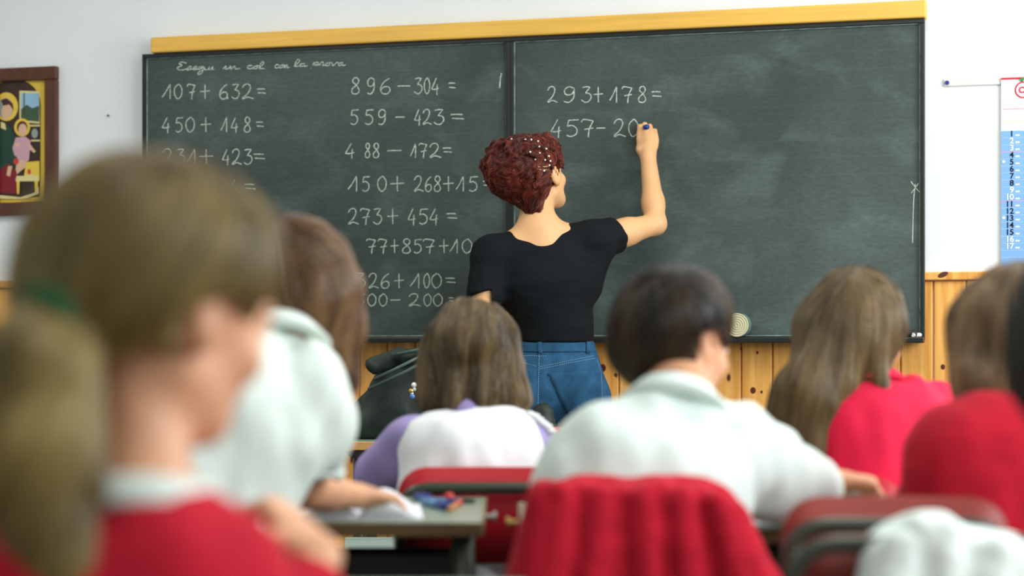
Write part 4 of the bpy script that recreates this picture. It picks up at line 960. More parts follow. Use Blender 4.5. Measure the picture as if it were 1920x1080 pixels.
def hand_prims(F, w, dr, pn, side, s=1.0, curl=(.5, .6, .4), thumb=(.55, .7, .25), spread=0.06, fing=None):
    """w wrist, dr finger direction, pn palm normal, side +1 puts the thumb at cross(dr, pn)"""
    dr = nrm(dr); pn = nrm(pn - dr * (np.asarray(pn) @ dr)); lat = np.cross(dr, pn) * side; w = np.asarray(w, float)
    R = np.stack([lat, dr, pn], 1)
    F.ell(w + dr * .048 * s, (.036 * s, .050 * s, .015 * s), R, 0.012); F.cap(w, w + dr * .03 * s, .022 * s, .02 * s, 0.015)
    F.ell(w + dr * .030 * s + lat * .018 * s + pn * .006 * s, (.016 * s, .028 * s, .014 * s), R, 0.012)
    ends = []
    for i in range(4):
        b = w + dr * (.083, .088, .084, .074)[i] * s + lat * (.027, .0095, -.009, -.026)[i] * s
        a = 0; Lg = (.070, .078, .073, .057)[i] * s; r = (.0088, .009, .0086, .0076)[i] * s
        cu = curl if fing is None else fing[i]
        q = b - dr * .02 * s
        F.cap(q, b, r * 1.15, r * 1.05, 0.008 * s); p = b
        for j, fr_ in enumerate((.45, .30, .25)):
            a += cu[j]; v = dr * math.cos(a) + pn * math.sin(a) + lat * (1.5 - i) * spread * math.cos(a)
            p2 = p + nrm(v) * Lg * fr_; F.cap(p, p2, r * (1.04 - .08 * j), r * (.96 - .10 * j), 0.003); p = p2
        ends.append(p)
    b = w + dr * .022 * s + lat * .026 * s; v = nrm(dr * thumb[0] + lat * thumb[1] + pn * thumb[2]); m_ = b + v * .042 * s
    F.cap(b, m_, .013 * s, .0105 * s, 0.008); v2 = nrm(v + pn * .5 + dr * .35 - lat * .2); F.cap(m_, m_ + v2 * .030 * s, .0105 * s, .0085 * s, 0.003)
    ends.append(m_ + v2 * .030 * s); return ends
def arm_prims(F, sh, el, wr, s, g=0.0, upto=None, kk=0.02):
    F.cap(sh, el, (.043 * s + g), (.034 * s + g), kk)
    F.cap(el, np.asarray(el) + (np.asarray(wr) - el) * .35, (.034 * s + g), (.034 * s + g), kk); F.cap(np.asarray(el) + (np.asarray(wr) - el) * .3, wr, (.034 * s + g), (.023 * s + g), kk)
def lerp(a, b, t): return np.asarray(a) * (1 - t) + np.asarray(b) * t

def seated(label, J, s, R, hair, hair_m, top_m, sleeve='long', cuff=0.93, g=0.013, folds=0.007, curlL=(.4, .5, .4), curlR=(.4, .5, .4), palmL=None, palmR=None,
           h=0.006, neck_r=0.047, hole=0.060, collar=None, extra_top=None, strand=None, ears=True, top_name='shirt', bot='dark_trousers', depth=.085, wid=.125, waist=.115, hs=0.78, sleeves_m=None, after=None, comb=True, hand_dirL=None, hand_dirR=None, fold_seed=0, skin='skin_child'):
    pel, chest, neck, head = J['pel'], J['chest'], J['neck'], J['head']
    og = np.array([pel[0], pel[1], 0.0]); who = empty('person', og, 0, label, 'person')
    side = J['shR'] - J['shL']; side[2] = 0; side = nrm(side); fwd = np.cross(UP, side)
    pf = J.get('pelf'); hs_ = .062 * s
    hips = [pel + side * q * hs_ - UP * .02 for q in (-1, 1)]
    kn = [hips[i] + fwd * J.get('thigh', .34) + side * (-.02, .02)[i] for i in (0, 1)]
    for k in kn: k[2] = J.get('kz', .44)
    an = [kn[i] + fwd * J.get('shin', .02) for i in (0, 1)]
    for a in an: a[2] = .075
    toes = [an[i] + fwd * .12 for i in (0, 1)]
    wr = {}
    pts = [pel, chest, neck, head + UP * .10 * s, head + R[:, 1] * .1, J['shL'], J['shR']] + kn + an + toes
    for q in 'LR':
        pts += [J['el' + q], J['wr' + q], J['wr' + q] + (J['wr' + q] - J['el' + q]) * .8]
    B = field_around(pts, .09, h)
    B.cone(pel, lerp(pel, chest, .55), .105 * s, .08 * s, .092 * s, .07 * s, side, .03); B.cone(lerp(pel, chest, .5), chest, .092 * s, .07 * s, .115 * s, .078 * s, side, .03)
    shm = lerp(J['shL'], J['shR'], .5)
    B.cone(chest, shm - UP * .02, .115 * s, .075 * s, .105 * s, .055 * s, side, .03); B.cap(J['shL'] * .9 + shm * .1, J['shR'] * .9 + shm * .1, .042 * s, .042 * s, .03)
    B.cap(shm, neck, .05 * s, neck_r * s, .04)
    for q in 'LR': B.cap(lerp(J['sh' + q], shm, .1), neck, .032 * s, .03 * s, .03)
    head_prims(B, head, R, s, neck_to=neck, neck_r=neck_r, ear=ears)
    for i in (0, 1):
        B.cap(hips[i], kn[i], .066 * s, .047 * s, .03); B.cap(kn[i], lerp(kn[i], an[i], .4), .045 * s, .042 * s, .02); B.cap(lerp(kn[i], an[i], .35), an[i], .042 * s, .028 * s, .02)
        B.cap(an[i] - UP * .025, toes[i] - UP * .04, .028 * s, .022 * s, .02)
    for q, sd in (('L', -1), ('R', 1)):
        arm_prims(B, J['sh' + q], J['el' + q], J['wr' + q], s * .92)
        dr = (hand_dirL if q == 'L' else hand_dirR); dr = nrm(J['wr' + q] - J['el' + q]) if dr is None else nrm(dr)
        pn = (palmL if q == 'L' else palmR); pn = np.array([0, 0, -1.0]) if pn is None else pn
        # thumb points to the body's middle with the palm down
        lat = np.cross(dr, nrm(pn - dr * (pn @ dr))); inward = nrm(side * -sd); sgn = 1 if lat @ (inward + fwd * .2) > 0 else -1
        if 'thumb' + q in J: sgn = J['thumb' + q]
        hand_prims(B, J['wr' + q], dr, pn, sgn, hs, curlL if q == 'L' else curlR)
    bo = B.mesh('body', M[skin], who, og)
    eyes(head, R, s, who, og)
    # top garment
    T = field_around([pel - UP * .05, chest, neck, J['shL'], J['shR'], J['elL'], J['elR'], J['wrL'], J['wrR'], pel + side * .2, pel - side * .2, chest - fwd * .12], .09, h)
    T.cone(pel, lerp(pel, chest, .55), waist * s + .005, depth * s, waist * s, depth * s * .95, side, .05)
    T.cone(lerp(pel, chest, .5), chest, waist * s, depth * s * .95, wid * s + .006, depth * s, side, .05)
    T.cone(chest, shm - UP * .02, wid * s + .004, depth * s, .115 * s + .004, .066 * s, side, .05); T.cap(lerp(J['shL'], shm, .05), lerp(J['shR'], shm, .05), .044 * s + g * .7, .044 * s + g * .7, .04)
    for q in 'LR': T.cap(lerp(J['sh' + q], shm, .1), lerp(neck, J['sh' + q], .28) - UP * .008, .034 * s + g, .026 * s + g, .03)
    S_ = T if sleeves_m is None else field_around([J['shL'], J['shR'], J['elL'], J['elR'], J['wrL'], J['wrR']], .10, h)
    for q in 'LR':
        sh, el, w_ = J['sh' + q], J['el' + q], J['wr' + q]
        if sleeve == 'long':
            e_ = lerp(el, w_, cuff); S_.cap(sh, el, .043 * s + g * 1.2, .036 * s + g * 1.1, .03); S_.cap(el, e_, .036 * s + g * 1.1, .026 * s + g * .8, .02)
            S_.cut(lerp(el, w_, cuff - .03), w_ - el, within=(np.minimum(e_, w_) - .045, np.maximum(e_, w_) + .045))
        elif sleeve == 'short':
            e_ = lerp(sh, el, .75); S_.cap(sh, e_, .044 * s + g * 1.3, .042 * s + g * 1.3, .03); S_.cut(lerp(sh, el, .78), el - sh, within=(e_ - .09, e_ + .09))
    if extra_top: extra_top(T, side, fwd, S_)
    Rf = np.stack([side, fwd, UP], 1)
    if folds:
        T.disp(folds, .085, R=Rf, stretch=(1.3, 1, .55), seed=fold_seed); T.disp(folds * .5, .04, R=Rf, stretch=(1.2, 1, .5), seed=fold_seed + 5)
    if hole: T.ell(neck + UP * .012, (hole * s, hole * s, .035), Rf, .008, sub=True)
    T.cut(pel - UP * .02, (0, 0, -1))
    tp = T.mesh(top_name, M[top_m], who, og, 2)
    if sleeves_m is not None:
        S_.disp(folds, .06, R=Rf, seed=3); S_.mesh('sleeves', M[sleeves_m], who, og, 2)
    # trousers and shoes
    U = field_around([pel] + kn + an + toes, .13, .008)
    U.cone(pel - side * .03, pel + side * .03, .10, .095, .10, .095, fwd, .03)
    for i in (0, 1):
        U.cap(hips[i], kn[i], .086 * s, .066 * s, .03); U.cap(kn[i], an[i] + UP * .02, .066 * s, .052 * s, .03)
    U.cut(pel + UP * .05, (0, 0, 1)); U.cut((0, 0, .07), (0, 0, -1)); U.mesh('trousers', M[bot], who, og)
    for i in (0, 1):
        f_ = field_around([an[i], toes[i]], .07, .006); f_.ell(an[i] - UP * .037, (.034, .04, .036), Rf, .02); f_.ell(lerp(an[i], toes[i], .75) - UP * .045, (.036, .065, .026), Rf, .03); f_.cut((0, 0, .004), (0, 0, -1)); f_.mesh('shoe', M['shoe'], who, og)
    # hair
    H = Field(*hair['box'], hair.get('h', .005)) if 'box' in hair else field_around(hair['pts'] + [head], .15, .005)
    if hair.get('skull', True): H.ell(head + R @ (np.array([0, -.014, .040]) * s), np.array((.081, .099, .084)) * s, R, .02)
    hair['fn'](H)
    if hair.get('disp'): H.disp(hair['disp'], hair.get('wl', .03), R=R, stretch=hair.get('stretch', (1, 1, .35)))
    ho = H.mesh('hair', hair_m[0], who, og)
    if strand and comb: strands('hair_strands', H, hair_m[1], ho, og, **strand)
    if collar: collar(who, og, side, fwd)
    if after: after(who, og, side, fwd, tp, H)
    return who, tp, T, bo
def collar_ring(who, og, c, axis, side, rx, ry, hgt, thick, m, name='collar', tilt=0.0, flare=.012, points=True):
    """a turned-down shirt collar round the neck"""
    axis = nrm(axis); sd = nrm(side - axis * (side @ axis)); fw = np.cross(axis, sd); bm = bmesh.new(); n = 40; rings = []
    prof = [(0.0, 0.0), (.004, hgt * .5), (.0, hgt), (.006, hgt * 1.03), (.012 + flare * .3, hgt * .55), (.014 + flare, -.002), (.010 + flare, -.006), (.006, -.004)]
    for i in range(n):
        a = 2 * math.pi * i / n; k = 1.0 - (0.35 if points else 0) * max(0, math.sin(a)) ** 3
        rings.append([bm.verts.new(c + sd * math.cos(a) * (rx + p[0]) + fw * math.sin(a) * (ry + p[0]) + axis * (p[1] * k) - og) for p in prof])
    for i in range(n):
        A, Bq = rings[i], rings[(i + 1) % n]
        for j in range(len(prof)): bm.faces.new((A[j], A[(j + 1) % len(prof)], Bq[(j + 1) % len(prof)], Bq[j]))
    return build(name, bm, M[m], who, True)

# ---------------------------------------------------------------- the teacher at the board
def teacher():
    R = frame(34, 14, -6); s = 1.0; dT = 5.60
    head = P(1004, 332, 5.64); neck = P(1009, 428, 5.60)
    shL, shR = P(919, 478, 5.57), P(1112, 452, 5.63)
    elL, wrL = P(903, 600, 5.52), P(935, 668, 5.70)
    elR, wrR = P(1229, 420, 5.76), P(1215, 292, 5.855)
    pel = P(1036, 722, 5.63); wst = P(1037, 636, 5.63); chest = P(1016, 530, 5.61)
    og = np.array([pel[0], pel[1], 0]); who = empty('person', og, 0, 'standing woman with short auburn curls, black t-shirt and jeans writing on the chalkboard', 'person')
    side = nrm(RT * math.cos(.10) + FW * math.sin(.10)); fwd = np.cross(UP, side); shm = lerp(shL, shR, .5)
    hip = [pel + side * q - UP * .03 for q in (-.085, .085)]
    kn = [np.array([*(hip[i] + side * (-.01, .015)[i] + fwd * .01)[:2], .47]) for i in (0, 1)]; an = [np.array([*(kn[i] - fwd * .02)[:2], .085]) for i in (0, 1)]
    toe = [np.array([*(an[i] + fwd * .15 + side * (-.03, .03)[i])[:2], .03]) for i in (0, 1)]
    hd = nrm(P(1214, 232, 5.90) - wrR)
    B = field_around([head + UP * .1, head + R[:, 1] * .1, shL, elL, wrL, wrL + fwd * .12, elR, wrR + UP * .17, pel, wst] + kn + an + toe, .13, .005)
    B.cone(pel, wst, .145, .095, .112, .078, side, .04); B.cone(wst, chest, .112, .078, .135, .088, side, .04); B.cone(chest, shm - UP * .03, .135, .085, .13, .06, side, .04)
    B.cap(lerp(shL, shm, .08), lerp(shR, shm, .08), .048, .048, .035); B.cap(shm - UP * .01, neck, .062, .052, .05)
    for q in (shL, shR): B.cap(lerp(q, shm, .15), lerp(neck, q, .12), .036, .036, .04)
    head_prims(B, head, R, s, neck_to=neck, neck_r=.051)
    for i in (0, 1):
        B.cap(hip[i], kn[i], .085, .055, .04); B.cap(kn[i], lerp(kn[i], an[i], .35), .053, .05, .02); B.cap(lerp(kn[i], an[i], .3), an[i], .05, .033, .02); B.cap(an[i] - UP * .03, toe[i], .032, .024, .02)
    B.cap(shR, lerp(shR, elR, .55), .048, .042, .03); B.cap(lerp(shR, elR, .5), elR, .042, .033, .02)
    B.cap(elR, lerp(elR, wrR, .32), .033, .034, .02); B.cap(lerp(elR, wrR, .28), wrR, .034, .0245, .02)
    B.cap(shL, elL, .047, .038, .03); B.cap(elL, lerp(elL, wrL, .3), .038, .037, .02); B.cap(lerp(elL, wrL, .3), wrL, .037, .025, .02)
    # palm towards the board, fingers curled round the chalk
    hand_prims(B, wrR, hd, FW * 1.0 + RT * .05, 1 if (np.cross(hd, FW) @ RT) < 0 else -1, 1.0, fing=((.3, 1.35, 1.0), (.3, 1.3, 1.0), (.35, 1.4, 1.0), (.4, 1.4, 1.0)), spread=-.03, thumb=(1.0, -.15, .9))
    hand_prims(B, wrL, fwd * .8 + UP * .1, -UP, 1, .92, curl=(.4, .5, .3))
    B.mesh('body', M['skin'], who, og); eyes(head, R, s, who, og)
    # t-shirt
    T = field_around([neck, shL, shR, elL, P(1170, 450, 5.7), wst, wst - UP * .05], .17, .005)
    T.cone(P(1042, 655, 5.63), P(1036, 590, 5.62), .122, .092, .114, .088, side, .05); T.cone(P(1036, 600, 5.62), P(1018, 520, 5.60), .116, .090, .150, .098, side, .05)
    T.cone(P(1018, 525, 5.60), shm - UP * .025, .150, .095, .145, .066, side, .05); T.cap(lerp(shL, shm, .05), lerp(shR, shm, .05), .055, .056, .035)
    for q in (shL, shR): T.cap(lerp(q, shm, .1), lerp(neck, q, .32) - UP * .008, .044, .036, .03)
    sR = lerp(shR, elR, .40); T.cone(shR, sR, .060, .056, .058, .056, UP, .03); T.cut(lerp(shR, elR, .36), nrm(elR - shR) + UP * .12, within=(sR - .10, sR + .10))
    sL = lerp(shL, elL, .62); T.cap(shL, sL, .056, .058, .03); T.cut(lerp(shL, elL, .62), nrm(elL - shL) + side * .35, within=(sL - np.array([.09, .09, .05]), sL + np.array([.03, .09, .09])))
    T.cap(P(1120, 470, 5.62), P(1100, 530, 5.61), .045, .05, .05)
    Rf = np.stack([side, fwd, UP], 1)
    T.disp(.004, .07, R=Rf, stretch=(.6, 1, 1.5), seed=2); T.disp(.0025, .03, R=Rf, stretch=(.5, 1, 1.4), seed=6)
    T.ell(P(1010, 418, 5.575), (.082, .085, .058), frame(0, 0, -3), .006, sub=True)
    T.cut(P(1040, 642, 5.62), (0, 0, -1)); T.mesh('t_shirt', M['black_tee'], who, og)
    # jeans
    U = field_around([wst, pel] + kn + an, .20, .006)
    U.cone(P(1038, 625, 5.63), P(1037, 690, 5.63), .118, .088, .142, .102, side, .04); U.cone(P(1037, 690, 5.63), pel - UP * .02, .140, .10, .158, .108, side, .04)
    for i in (0, 1):
        U.ell(pel + side * (-.07, .07)[i] - fwd * .045 - UP * .015, (.084, .080, .10), Rf, .03)
        U.cap(hip[i] - UP * .03, kn[i], .096, .064, .04); U.cap(kn[i], an[i] + UP * .02, .064, .058, .02)
    U.cap(P(1011, 700, 5.50), P(1011, 800, 5.50), .008, .006, .012, sub=True)
    U.disp(.003, .05, R=Rf, stretch=(.6, 1, 1.2)); U.cut(P(1038, 632, 5.63), (0, 0, 1)); U.cut((0, 0, .06), (0, 0, -1))
    jo = U.mesh('jeans', M['denim'], who, og)
    tree = BVHTree.FromPolygons([tuple(v) for v in U.V], [tuple(q) for q in U.Q])
    def proj(px, py, off=.002):
        dr = nrm(P(px, py, 5.6) - CAM); hit = tree.ray_cast(Vector(CAM), Vector(dr))
        if hit[0] is None: return None
        n_ = np.array(hit[1]); n_ = n_ if n_ @ dr < 0 else -n_; return np.array(hit[0]) + n_ * off
    def seam(pts, r, m_, name, dash=False):
        out = []
        for a, b in zip(pts[:-1], pts[1:]):
            k = max(2, int(math.hypot(b[0] - a[0], b[1] - a[1]) / 4))
            out += [proj(a[0] + (b[0] - a[0]) * t / k, a[1] + (b[1] - a[1]) * t / k, r * .5) for t in range(k)]
        out = [o_ for o_ in out if o_ is not None]
        bm = bmesh.new()
        if dash:
            for i in range(0, len(out) - 1): tube(bm, [out[i] - og, out[i] * .3 + out[i + 1] * .7 - og], r, 5)
        elif len(out) > 1: tube(bm, [o_ - og for o_ in out], r, 6)
        return build(name, bm, M[m_], jo if False else who, True)
    def patch(poly, name, off=.0035, n=10, m_='denim'):
        """a cloth patch laid on the jeans; poly = four photo corners"""
        bm = bmesh.new(); a, b, c, d = [np.array(q, float) for q in poly]; g_ = []
        for i in range(n + 1):
            row = []
            for j in range(n + 1):
                u, v = i / n, j / n; q = (a * (1 - u) + b * u) * (1 - v) + (d * (1 - u) + c * u) * v; p_ = proj(q[0], q[1], off)
                row.append(None if p_ is None else bm.verts.new(p_ - og))
            g_.append(row)
        for i in range(n):
            for j in range(n):
                f_ = (g_[i][j], g_[i + 1][j], g_[i + 1][j + 1], g_[i][j + 1])
                if None not in f_: bm.faces.new(f_)
        r = bmesh.ops.extrude_face_region(bm, geom=bm.faces[:])
        for v in [q for q in r['geom'] if isinstance(q, bmesh.types.BMVert)]: v.co -= Vector(FW * -.0035) if False else Vector(FW) * -.001
        return build(name, bm, M[m_], who, True)
    patch([(1026, 700), (1121, 692), (1128, 752), (1064, 777)], 'back_pocket', .003)
    patch([(962, 706), (992, 703), (985, 760), (962, 770)], 'back_pocket', .003)
    patch([(966, 643), (1113, 643), (1115, 660), (964, 660)], 'waistband', .0035, 14)
    seam([(1028, 703), (1120, 695)], .0011, 'stitch', 'pocket_stitching', True); seam([(1029, 706), (1064, 774), (1084, 768)], .0011, 'stitch', 'pocket_stitching', True); seam([(1028, 709), (1119, 701)], .0011, 'stitch', 'pocket_stitching', True)
    seam([(968, 668), (1000, 667), (1030, 668)], .0013, 'stitch', 'yoke_stitching', True)
    seam([(1012, 688), (1060, 678), (1118, 666)], .0011, 'stitch', 'yoke_stitching', True); seam([(1012, 692), (1060, 682), (1120, 671)], .0011, 'stitch', 'yoke_stitching', True); seam([(965, 676), (1010, 688)], .0011, 'stitch', 'yoke_stitching', True)
    seam([(1011, 664), (1009, 730), (1008, 800)], .0014, 'stitch', 'centre_seam', True); seam([(1119, 672), (1127, 700), (1130, 760)], .0011, 'stitch', 'side_seam', True)
    seam([(966, 645), (1112, 645)], .0008, 'stitch', 'waistband_stitching', True); seam([(966, 659), (1114, 659)], .0008, 'stitch', 'waistband_stitching', True)
    for a, b in ((1013, 652), (1101, 651), (975, 652)): patch([(a - 4, b - 10), (a + 4, b - 10), (a + 4, b + 12), (a - 4, b + 12)], 'belt_loop', .0065, 3)
    for i in (0, 1):
        f_ = field_around([an[i], toe[i]], .08, .006); f_.ell(an[i] - UP * .04, (.037, .045, .04), Rf, .02); f_.ell(lerp(an[i], toe[i], .7) - UP * .015, (.042, .085, .032), Rf, .03); f_.cut((0, 0, .003), (0, 0, -1)); f_.mesh('shoe', M['shoe'], who, og)
    # curls
    H = field_around([P(900, 240, 5.6), P(1065, 410, 5.6)], .12, .0042)
    H.ell(P(978, 322, 5.60), (.112, .112, .092), frame(10, 0, -8), .02); H.ell(P(1010, 292, 5.63), (.070, .090, .062), frame(20), .03); H.cap(P(990, 358, 5.58), P(1001, 392, 5.575), .062, .028, .03)
    rg = np.random.RandomState(11)
    F0 = H.F.copy(); cand = []
    # loose locks: tapering hooked tubes that sweep back and down over the crown
    c0 = P(982, 315, 5.60)
    for i in range(150):
        v = rg.normal(0, 1, 3); v[2] = v[2] * .8 + .1; v = nrm(v)
        if v @ RT > .50 and v[2] < .25: continue
        p = c0 + (RT * (v @ RT) * .112 + FW * (v @ FW) * .108 + UP * v[2] * .092)
        t = nrm(-UP * .8 - RT * .5 + rg.normal(0, .55, 3)); t = nrm(t - v * (t @ v)); b_ = np.cross(v, t); bend = rg.uniform(-.9, .9); prev = p - t * .012
        for k in range(6):
            a = bend * (k / 5) * 1.6; q = prev + (t * math.cos(a) + b_ * math.sin(a) + v * (.35 if k < 2 else -.25 if k < 4 else .3)) * .009
            H.cap(prev, q, .0088 - .0012 * k, .0076 - .0012 * k, .0025); prev = q
    for (a, b, r_) in ((907, 303, .012), (903, 315, .009), (916, 283, .013), (926, 270, .013), (1022, 258, .022), (1008, 257, .018), (1033, 264, .012), (985, 258, .013), (962, 260, .013), (942, 264, .013)):
        H.cap(P(a, b, 5.6), P(a + 10, b + 12, 5.6), r_ * .7, r_, .004)
    H.ell(head + R @ np.array([0, .135, -.045]), (.085, .085, .105), R, .010, sub=True); H.ell(head + R @ np.array([.100, -.014, -.012]), (.040, .044, .048), R, .008, sub=True)
    H.cap(P(1056, 365, 5.58), P(1056, 430, 5.56), .040, .042, .010, sub=True)
    H.disp(.0035, .012, R=R, stretch=(1, 1, .6)); ho = H.mesh('hair', H_AUBURN[0], who, og)
    strands('hair_strands', H, H_AUBURN[1], ho, og, 9000, P(985, 290, 5.62), .05, step=.005, radial=.5, grav=.3, extra=tuple(RT * -.4), wob=.7, wl=.02, off=(-.001, .0035), rad=.0006, seed=4, clump=.012)
    ht = BVHTree.FromPolygons([tuple(v) for v in H.V], [tuple(q) for q in H.Q])
    for px, py in ((959, 261), (973, 264), (985, 262), (987, 272), (1009, 265), (1011, 275), (994, 285), (1012, 287), (1024, 279), (1004, 299), (1022, 300), (1029, 293), (1030, 310), (1020, 320), (996, 262), (1032, 302)):
        dr = nrm(P(px, py, 5.6) - CAM); hit = ht.ray_cast(Vector(CAM), Vector(dr))
        if hit[0] is None: continue
        bm = bmesh.new(); bmesh.ops.create_icosphere(bm, subdivisions=2, radius=.0034); build('hair_bead', bm, M['bead_white'], who, True, np.array(hit[0]) - dr * .003 - og)
    bm = bmesh.new(); b0 = [P(a, b, 5.55) for a, b in ((1010, 314), (1020, 308), (1031, 312))]
    for a, b in (((1008, 313), (1030, 312)), ((1010, 318), (1032, 319))):
        pts = []
        for t in np.linspace(0, 1, 7):
            dr = nrm(P(a[0] + (b[0] - a[0]) * t, a[1] + (b[1] - a[1]) * t, 5.6) - CAM); hit = ht.ray_cast(Vector(CAM), Vector(dr))
            if hit[0] is not None: pts.append(np.array(hit[0]) - dr * .003 - og)
        if len(pts) > 1: tube(bm, pts, .0014, 6)
    build('hair_clip', bm, M['brass'], who, True)
    # the blue-ended chalk in her fist
    a = P(1213, 238, 5.800)
    b = W(1205, 240, -.004)
    e = empty('chalk_holder', a, 0, 'blue-ended chalk held in the raised fist of the teacher', 'chalk')
    v = nrm(b - a); L_ = float(np.linalg.norm(b - a))
    build('blue_end', tube(bmesh.new(), [(0, 0, 0), v * L_ * .5], .0085, 14), M['blue'], e, True); build('white_stick', tube(bmesh.new(), [v * L_ * .5, v * L_], .0062, 12), M['chalk_white'], e, True)
teacher()

# ---------------------------------------------------------------- the boy
def boy():
    d = 2.74; R = frame(46, -13, 4); s = .93
    J = dict(pel=Q(.21, 2.70, .45), chest=P(1235, 900, 2.73), neck=P(1272, 742, 2.80), head=P(1269, 638, 2.90),
             shL=P(1118, 862, 2.74), shR=P(1392, 858, 2.80), elL=P(1050, 960, 2.83), wrL=P(1120, 1000, 3.02), elR=P(1492, 915, 2.90), wrR=P(1548, 904, 3.00), kz=.46)
    def hairf(H):
        H.ell(P(1254, 606, 2.88), (.090, .100, .080), frame(20, 0), .02); H.ell(P(1225, 650, 2.87), (.070, .075, .065), frame(20), .03); H.cap(P(1235, 670, 2.86), P(1245, 712, 2.845), .050, .026, .03)
        H.ell(P(1316, 588, 2.93), (.038, .06, .06), frame(30), .03); H.cap(P(1356, 600, 2.92), P(1352, 640, 2.915), .012, .006, .01)
        H.ell(J['head'] + R @ (np.array([0, .140, -.062]) * s), np.array((.072, .080, .090)) * s, R, .012, sub=True); H.ell(P(1334, 652, 2.84), (.025, .075, .036), frame(10), .008, sub=True)
        H.ell(P(1322, 716, 2.84), (.038, .08, .034), frame(10), .008, sub=True); H.cap(P(1359, 590, 2.915), P(1357, 640, 2.90), .012, .006, .006)
    def extra(T, side, fwd, S_):
        T.cap(P(1240, 792, 2.765), P(1290, 796, 2.77), .046, .046, .03); T.cap(P(1150, 818, 2.75), P(1240, 782, 2.78), .032, .036, .05); T.cap(P(1350, 812, 2.80), P(1290, 782, 2.79), .034, .036, .05)
        T.cone(P(1215, 920, 2.70), P(1225, 1080, 2.69), .150, .085, .145, .085, side, .05); T.cap(P(1120, 870, 2.73), P(1075, 940, 2.74), .060, .062, .05)
        T.cap(P(1398, 865, 2.80), P(1440, 910, 2.82), .052, .062, .05); T.cap(P(1440, 870, 2.84), P(1505, 915, 2.93), .052, .040, .04)
    def col(who, og, side, fwd):
        collar_ring(who, og, P(1262, 772, 2.79), nrm(UP + fwd * .60 + side * .32), side, .056, .054, .034, .004, 'white_shirt', flare=.020)
    return seated('boy with short brown hair and white shirt, on the chair draped with red', J, s, R,
        dict(pts=[P(1150, 500, 2.9), P(1370, 720, 2.9)], fn=hairf, disp=.003, wl=.02), H_DARK, 'white_shirt', g=.018, folds=.012, collar=col, extra_top=extra, hole=.036, palmR=-UP, cuff=.80, hs=.98,
        curlR=(.9, 1.0, .6), hand_dirR=nrm(FW * .35 + RT * .85 - UP * .02), waist=.12, depth=.09,
        strand=dict(n=13000, crown=P(1235, 545, 2.83), length=.075, step=.006, radial=1.0, grav=.5, off=(-.001, .004), rad=.0006, seed=5, wob=.25, wl=.04))
boy()

# ---------------------------------------------------------------- girl in the white smock
def smock_girl():
    R = frame(4, -16, 0); s = .90
    J = dict(pel=Q(X(890, 3.58), 3.58, .43), chest=P(885, 905, 3.62), neck=P(883, 785, 3.68), head=P(883, 668, 3.76),
             shL=P(788, 832, 3.65), shR=P(978, 829, 3.65), elL=P(722, 888, 3.74), wrL=P(790, 925, 3.95), elR=P(1022, 880, 3.76), wrR=P(960, 925, 3.97), kz=.45)
    def hairf(H):
        H.ell(P(883, 648, 3.74), (.089, .098, .080), frame(0), .02)
        H.cone(P(884, 660, 3.73), P(880, 742, 3.69), .090, .070, .094, .050, RT, .03)
        H.cap(P(815, 690, 3.72), P(806, 748, 3.69), .030, .018, .03); H.cap(P(955, 690, 3.72), P(968, 748, 3.70), .032, .020, .03); H.cap(P(845, 720, 3.67), P(850, 752, 3.65), .024, .014, .015); H.cap(P(915, 720, 3.67), P(905, 748, 3.65), .024, .014, .015)
        H.ell(J['head'] + R @ (np.array([0, .140, -.062]) * s), np.array((.072, .080, .090)) * s, R, .012, sub=True)
    def extra(T, side, fwd, S_):
        T.cone(P(874, 850, 3.61), P(876, 1010, 3.58), .130, .072, .138, .08, side, .05); T.cap(P(800, 822, 3.64), P(865, 805, 3.66), .036, .034, .04); T.cap(P(970, 820, 3.64), P(900, 803, 3.66), .036, .034, .04)
        S_.cap(P(765, 830, 3.66), P(712, 892, 3.72), .050, .046, .03); S_.cap(P(995, 830, 3.66), P(1020, 885, 3.74), .048, .046, .03); S_.cap(P(882, 790, 3.665), P(882, 800, 3.66), .046, .05, .02)
    def after(who, og, side, fwd, tp, H):
        for px, py in ((992, 776), (1002, 780), (1010, 787), (1018, 794), (1026, 800), (1032, 808), (757, 806), (750, 816)):
            bm = bmesh.new(); r = bmesh.ops.create_icosphere(bm, subdivisions=2, radius=.009)
            for v in r['verts']: v.co = Vector((v.co.x * 1.3, v.co.y * 1.4, v.co.z * .7))
            build('shoulder_frill', bm, M['smock'], who, True, P(px, py, 3.64) - og)
        pts = []; bm = bmesh.new()
        for k in range(28):
            a = 2 * math.pi * k / 28; c_ = P(882, 772, 3.675) + side * math.cos(a) * .050 + fwd * math.sin(a) * .048 + UP * (.004 * math.sin(a * 7)) - og; pts.append(c_)
        tube(bm, pts, .0085, 8, closed=True); build('lilac_collar', bm, M['lilac'], who, True)
    return seated('girl with light brown bob, white smock and lilac sleeves, in the middle', J, s, R,
        dict(pts=[P(785, 570, 3.74), P(995, 770, 3.74)], fn=hairf, disp=.009, wl=.026), H_BROWN, 'smock', g=.012, folds=.012, extra_top=extra, hole=.055, sleeves_m='lilac', after=after, top_name='smock', waist=.13, depth=.078,
        strand=dict(n=13000, crown=P(880, 588, 3.78), length=.17, step=.008, radial=.8, grav=.9, off=(-.002, .006), rad=.0007, seed=6, wob=.75, wl=.038, free_z=.800, zmin=.795, clump=.018))
smock_girl()

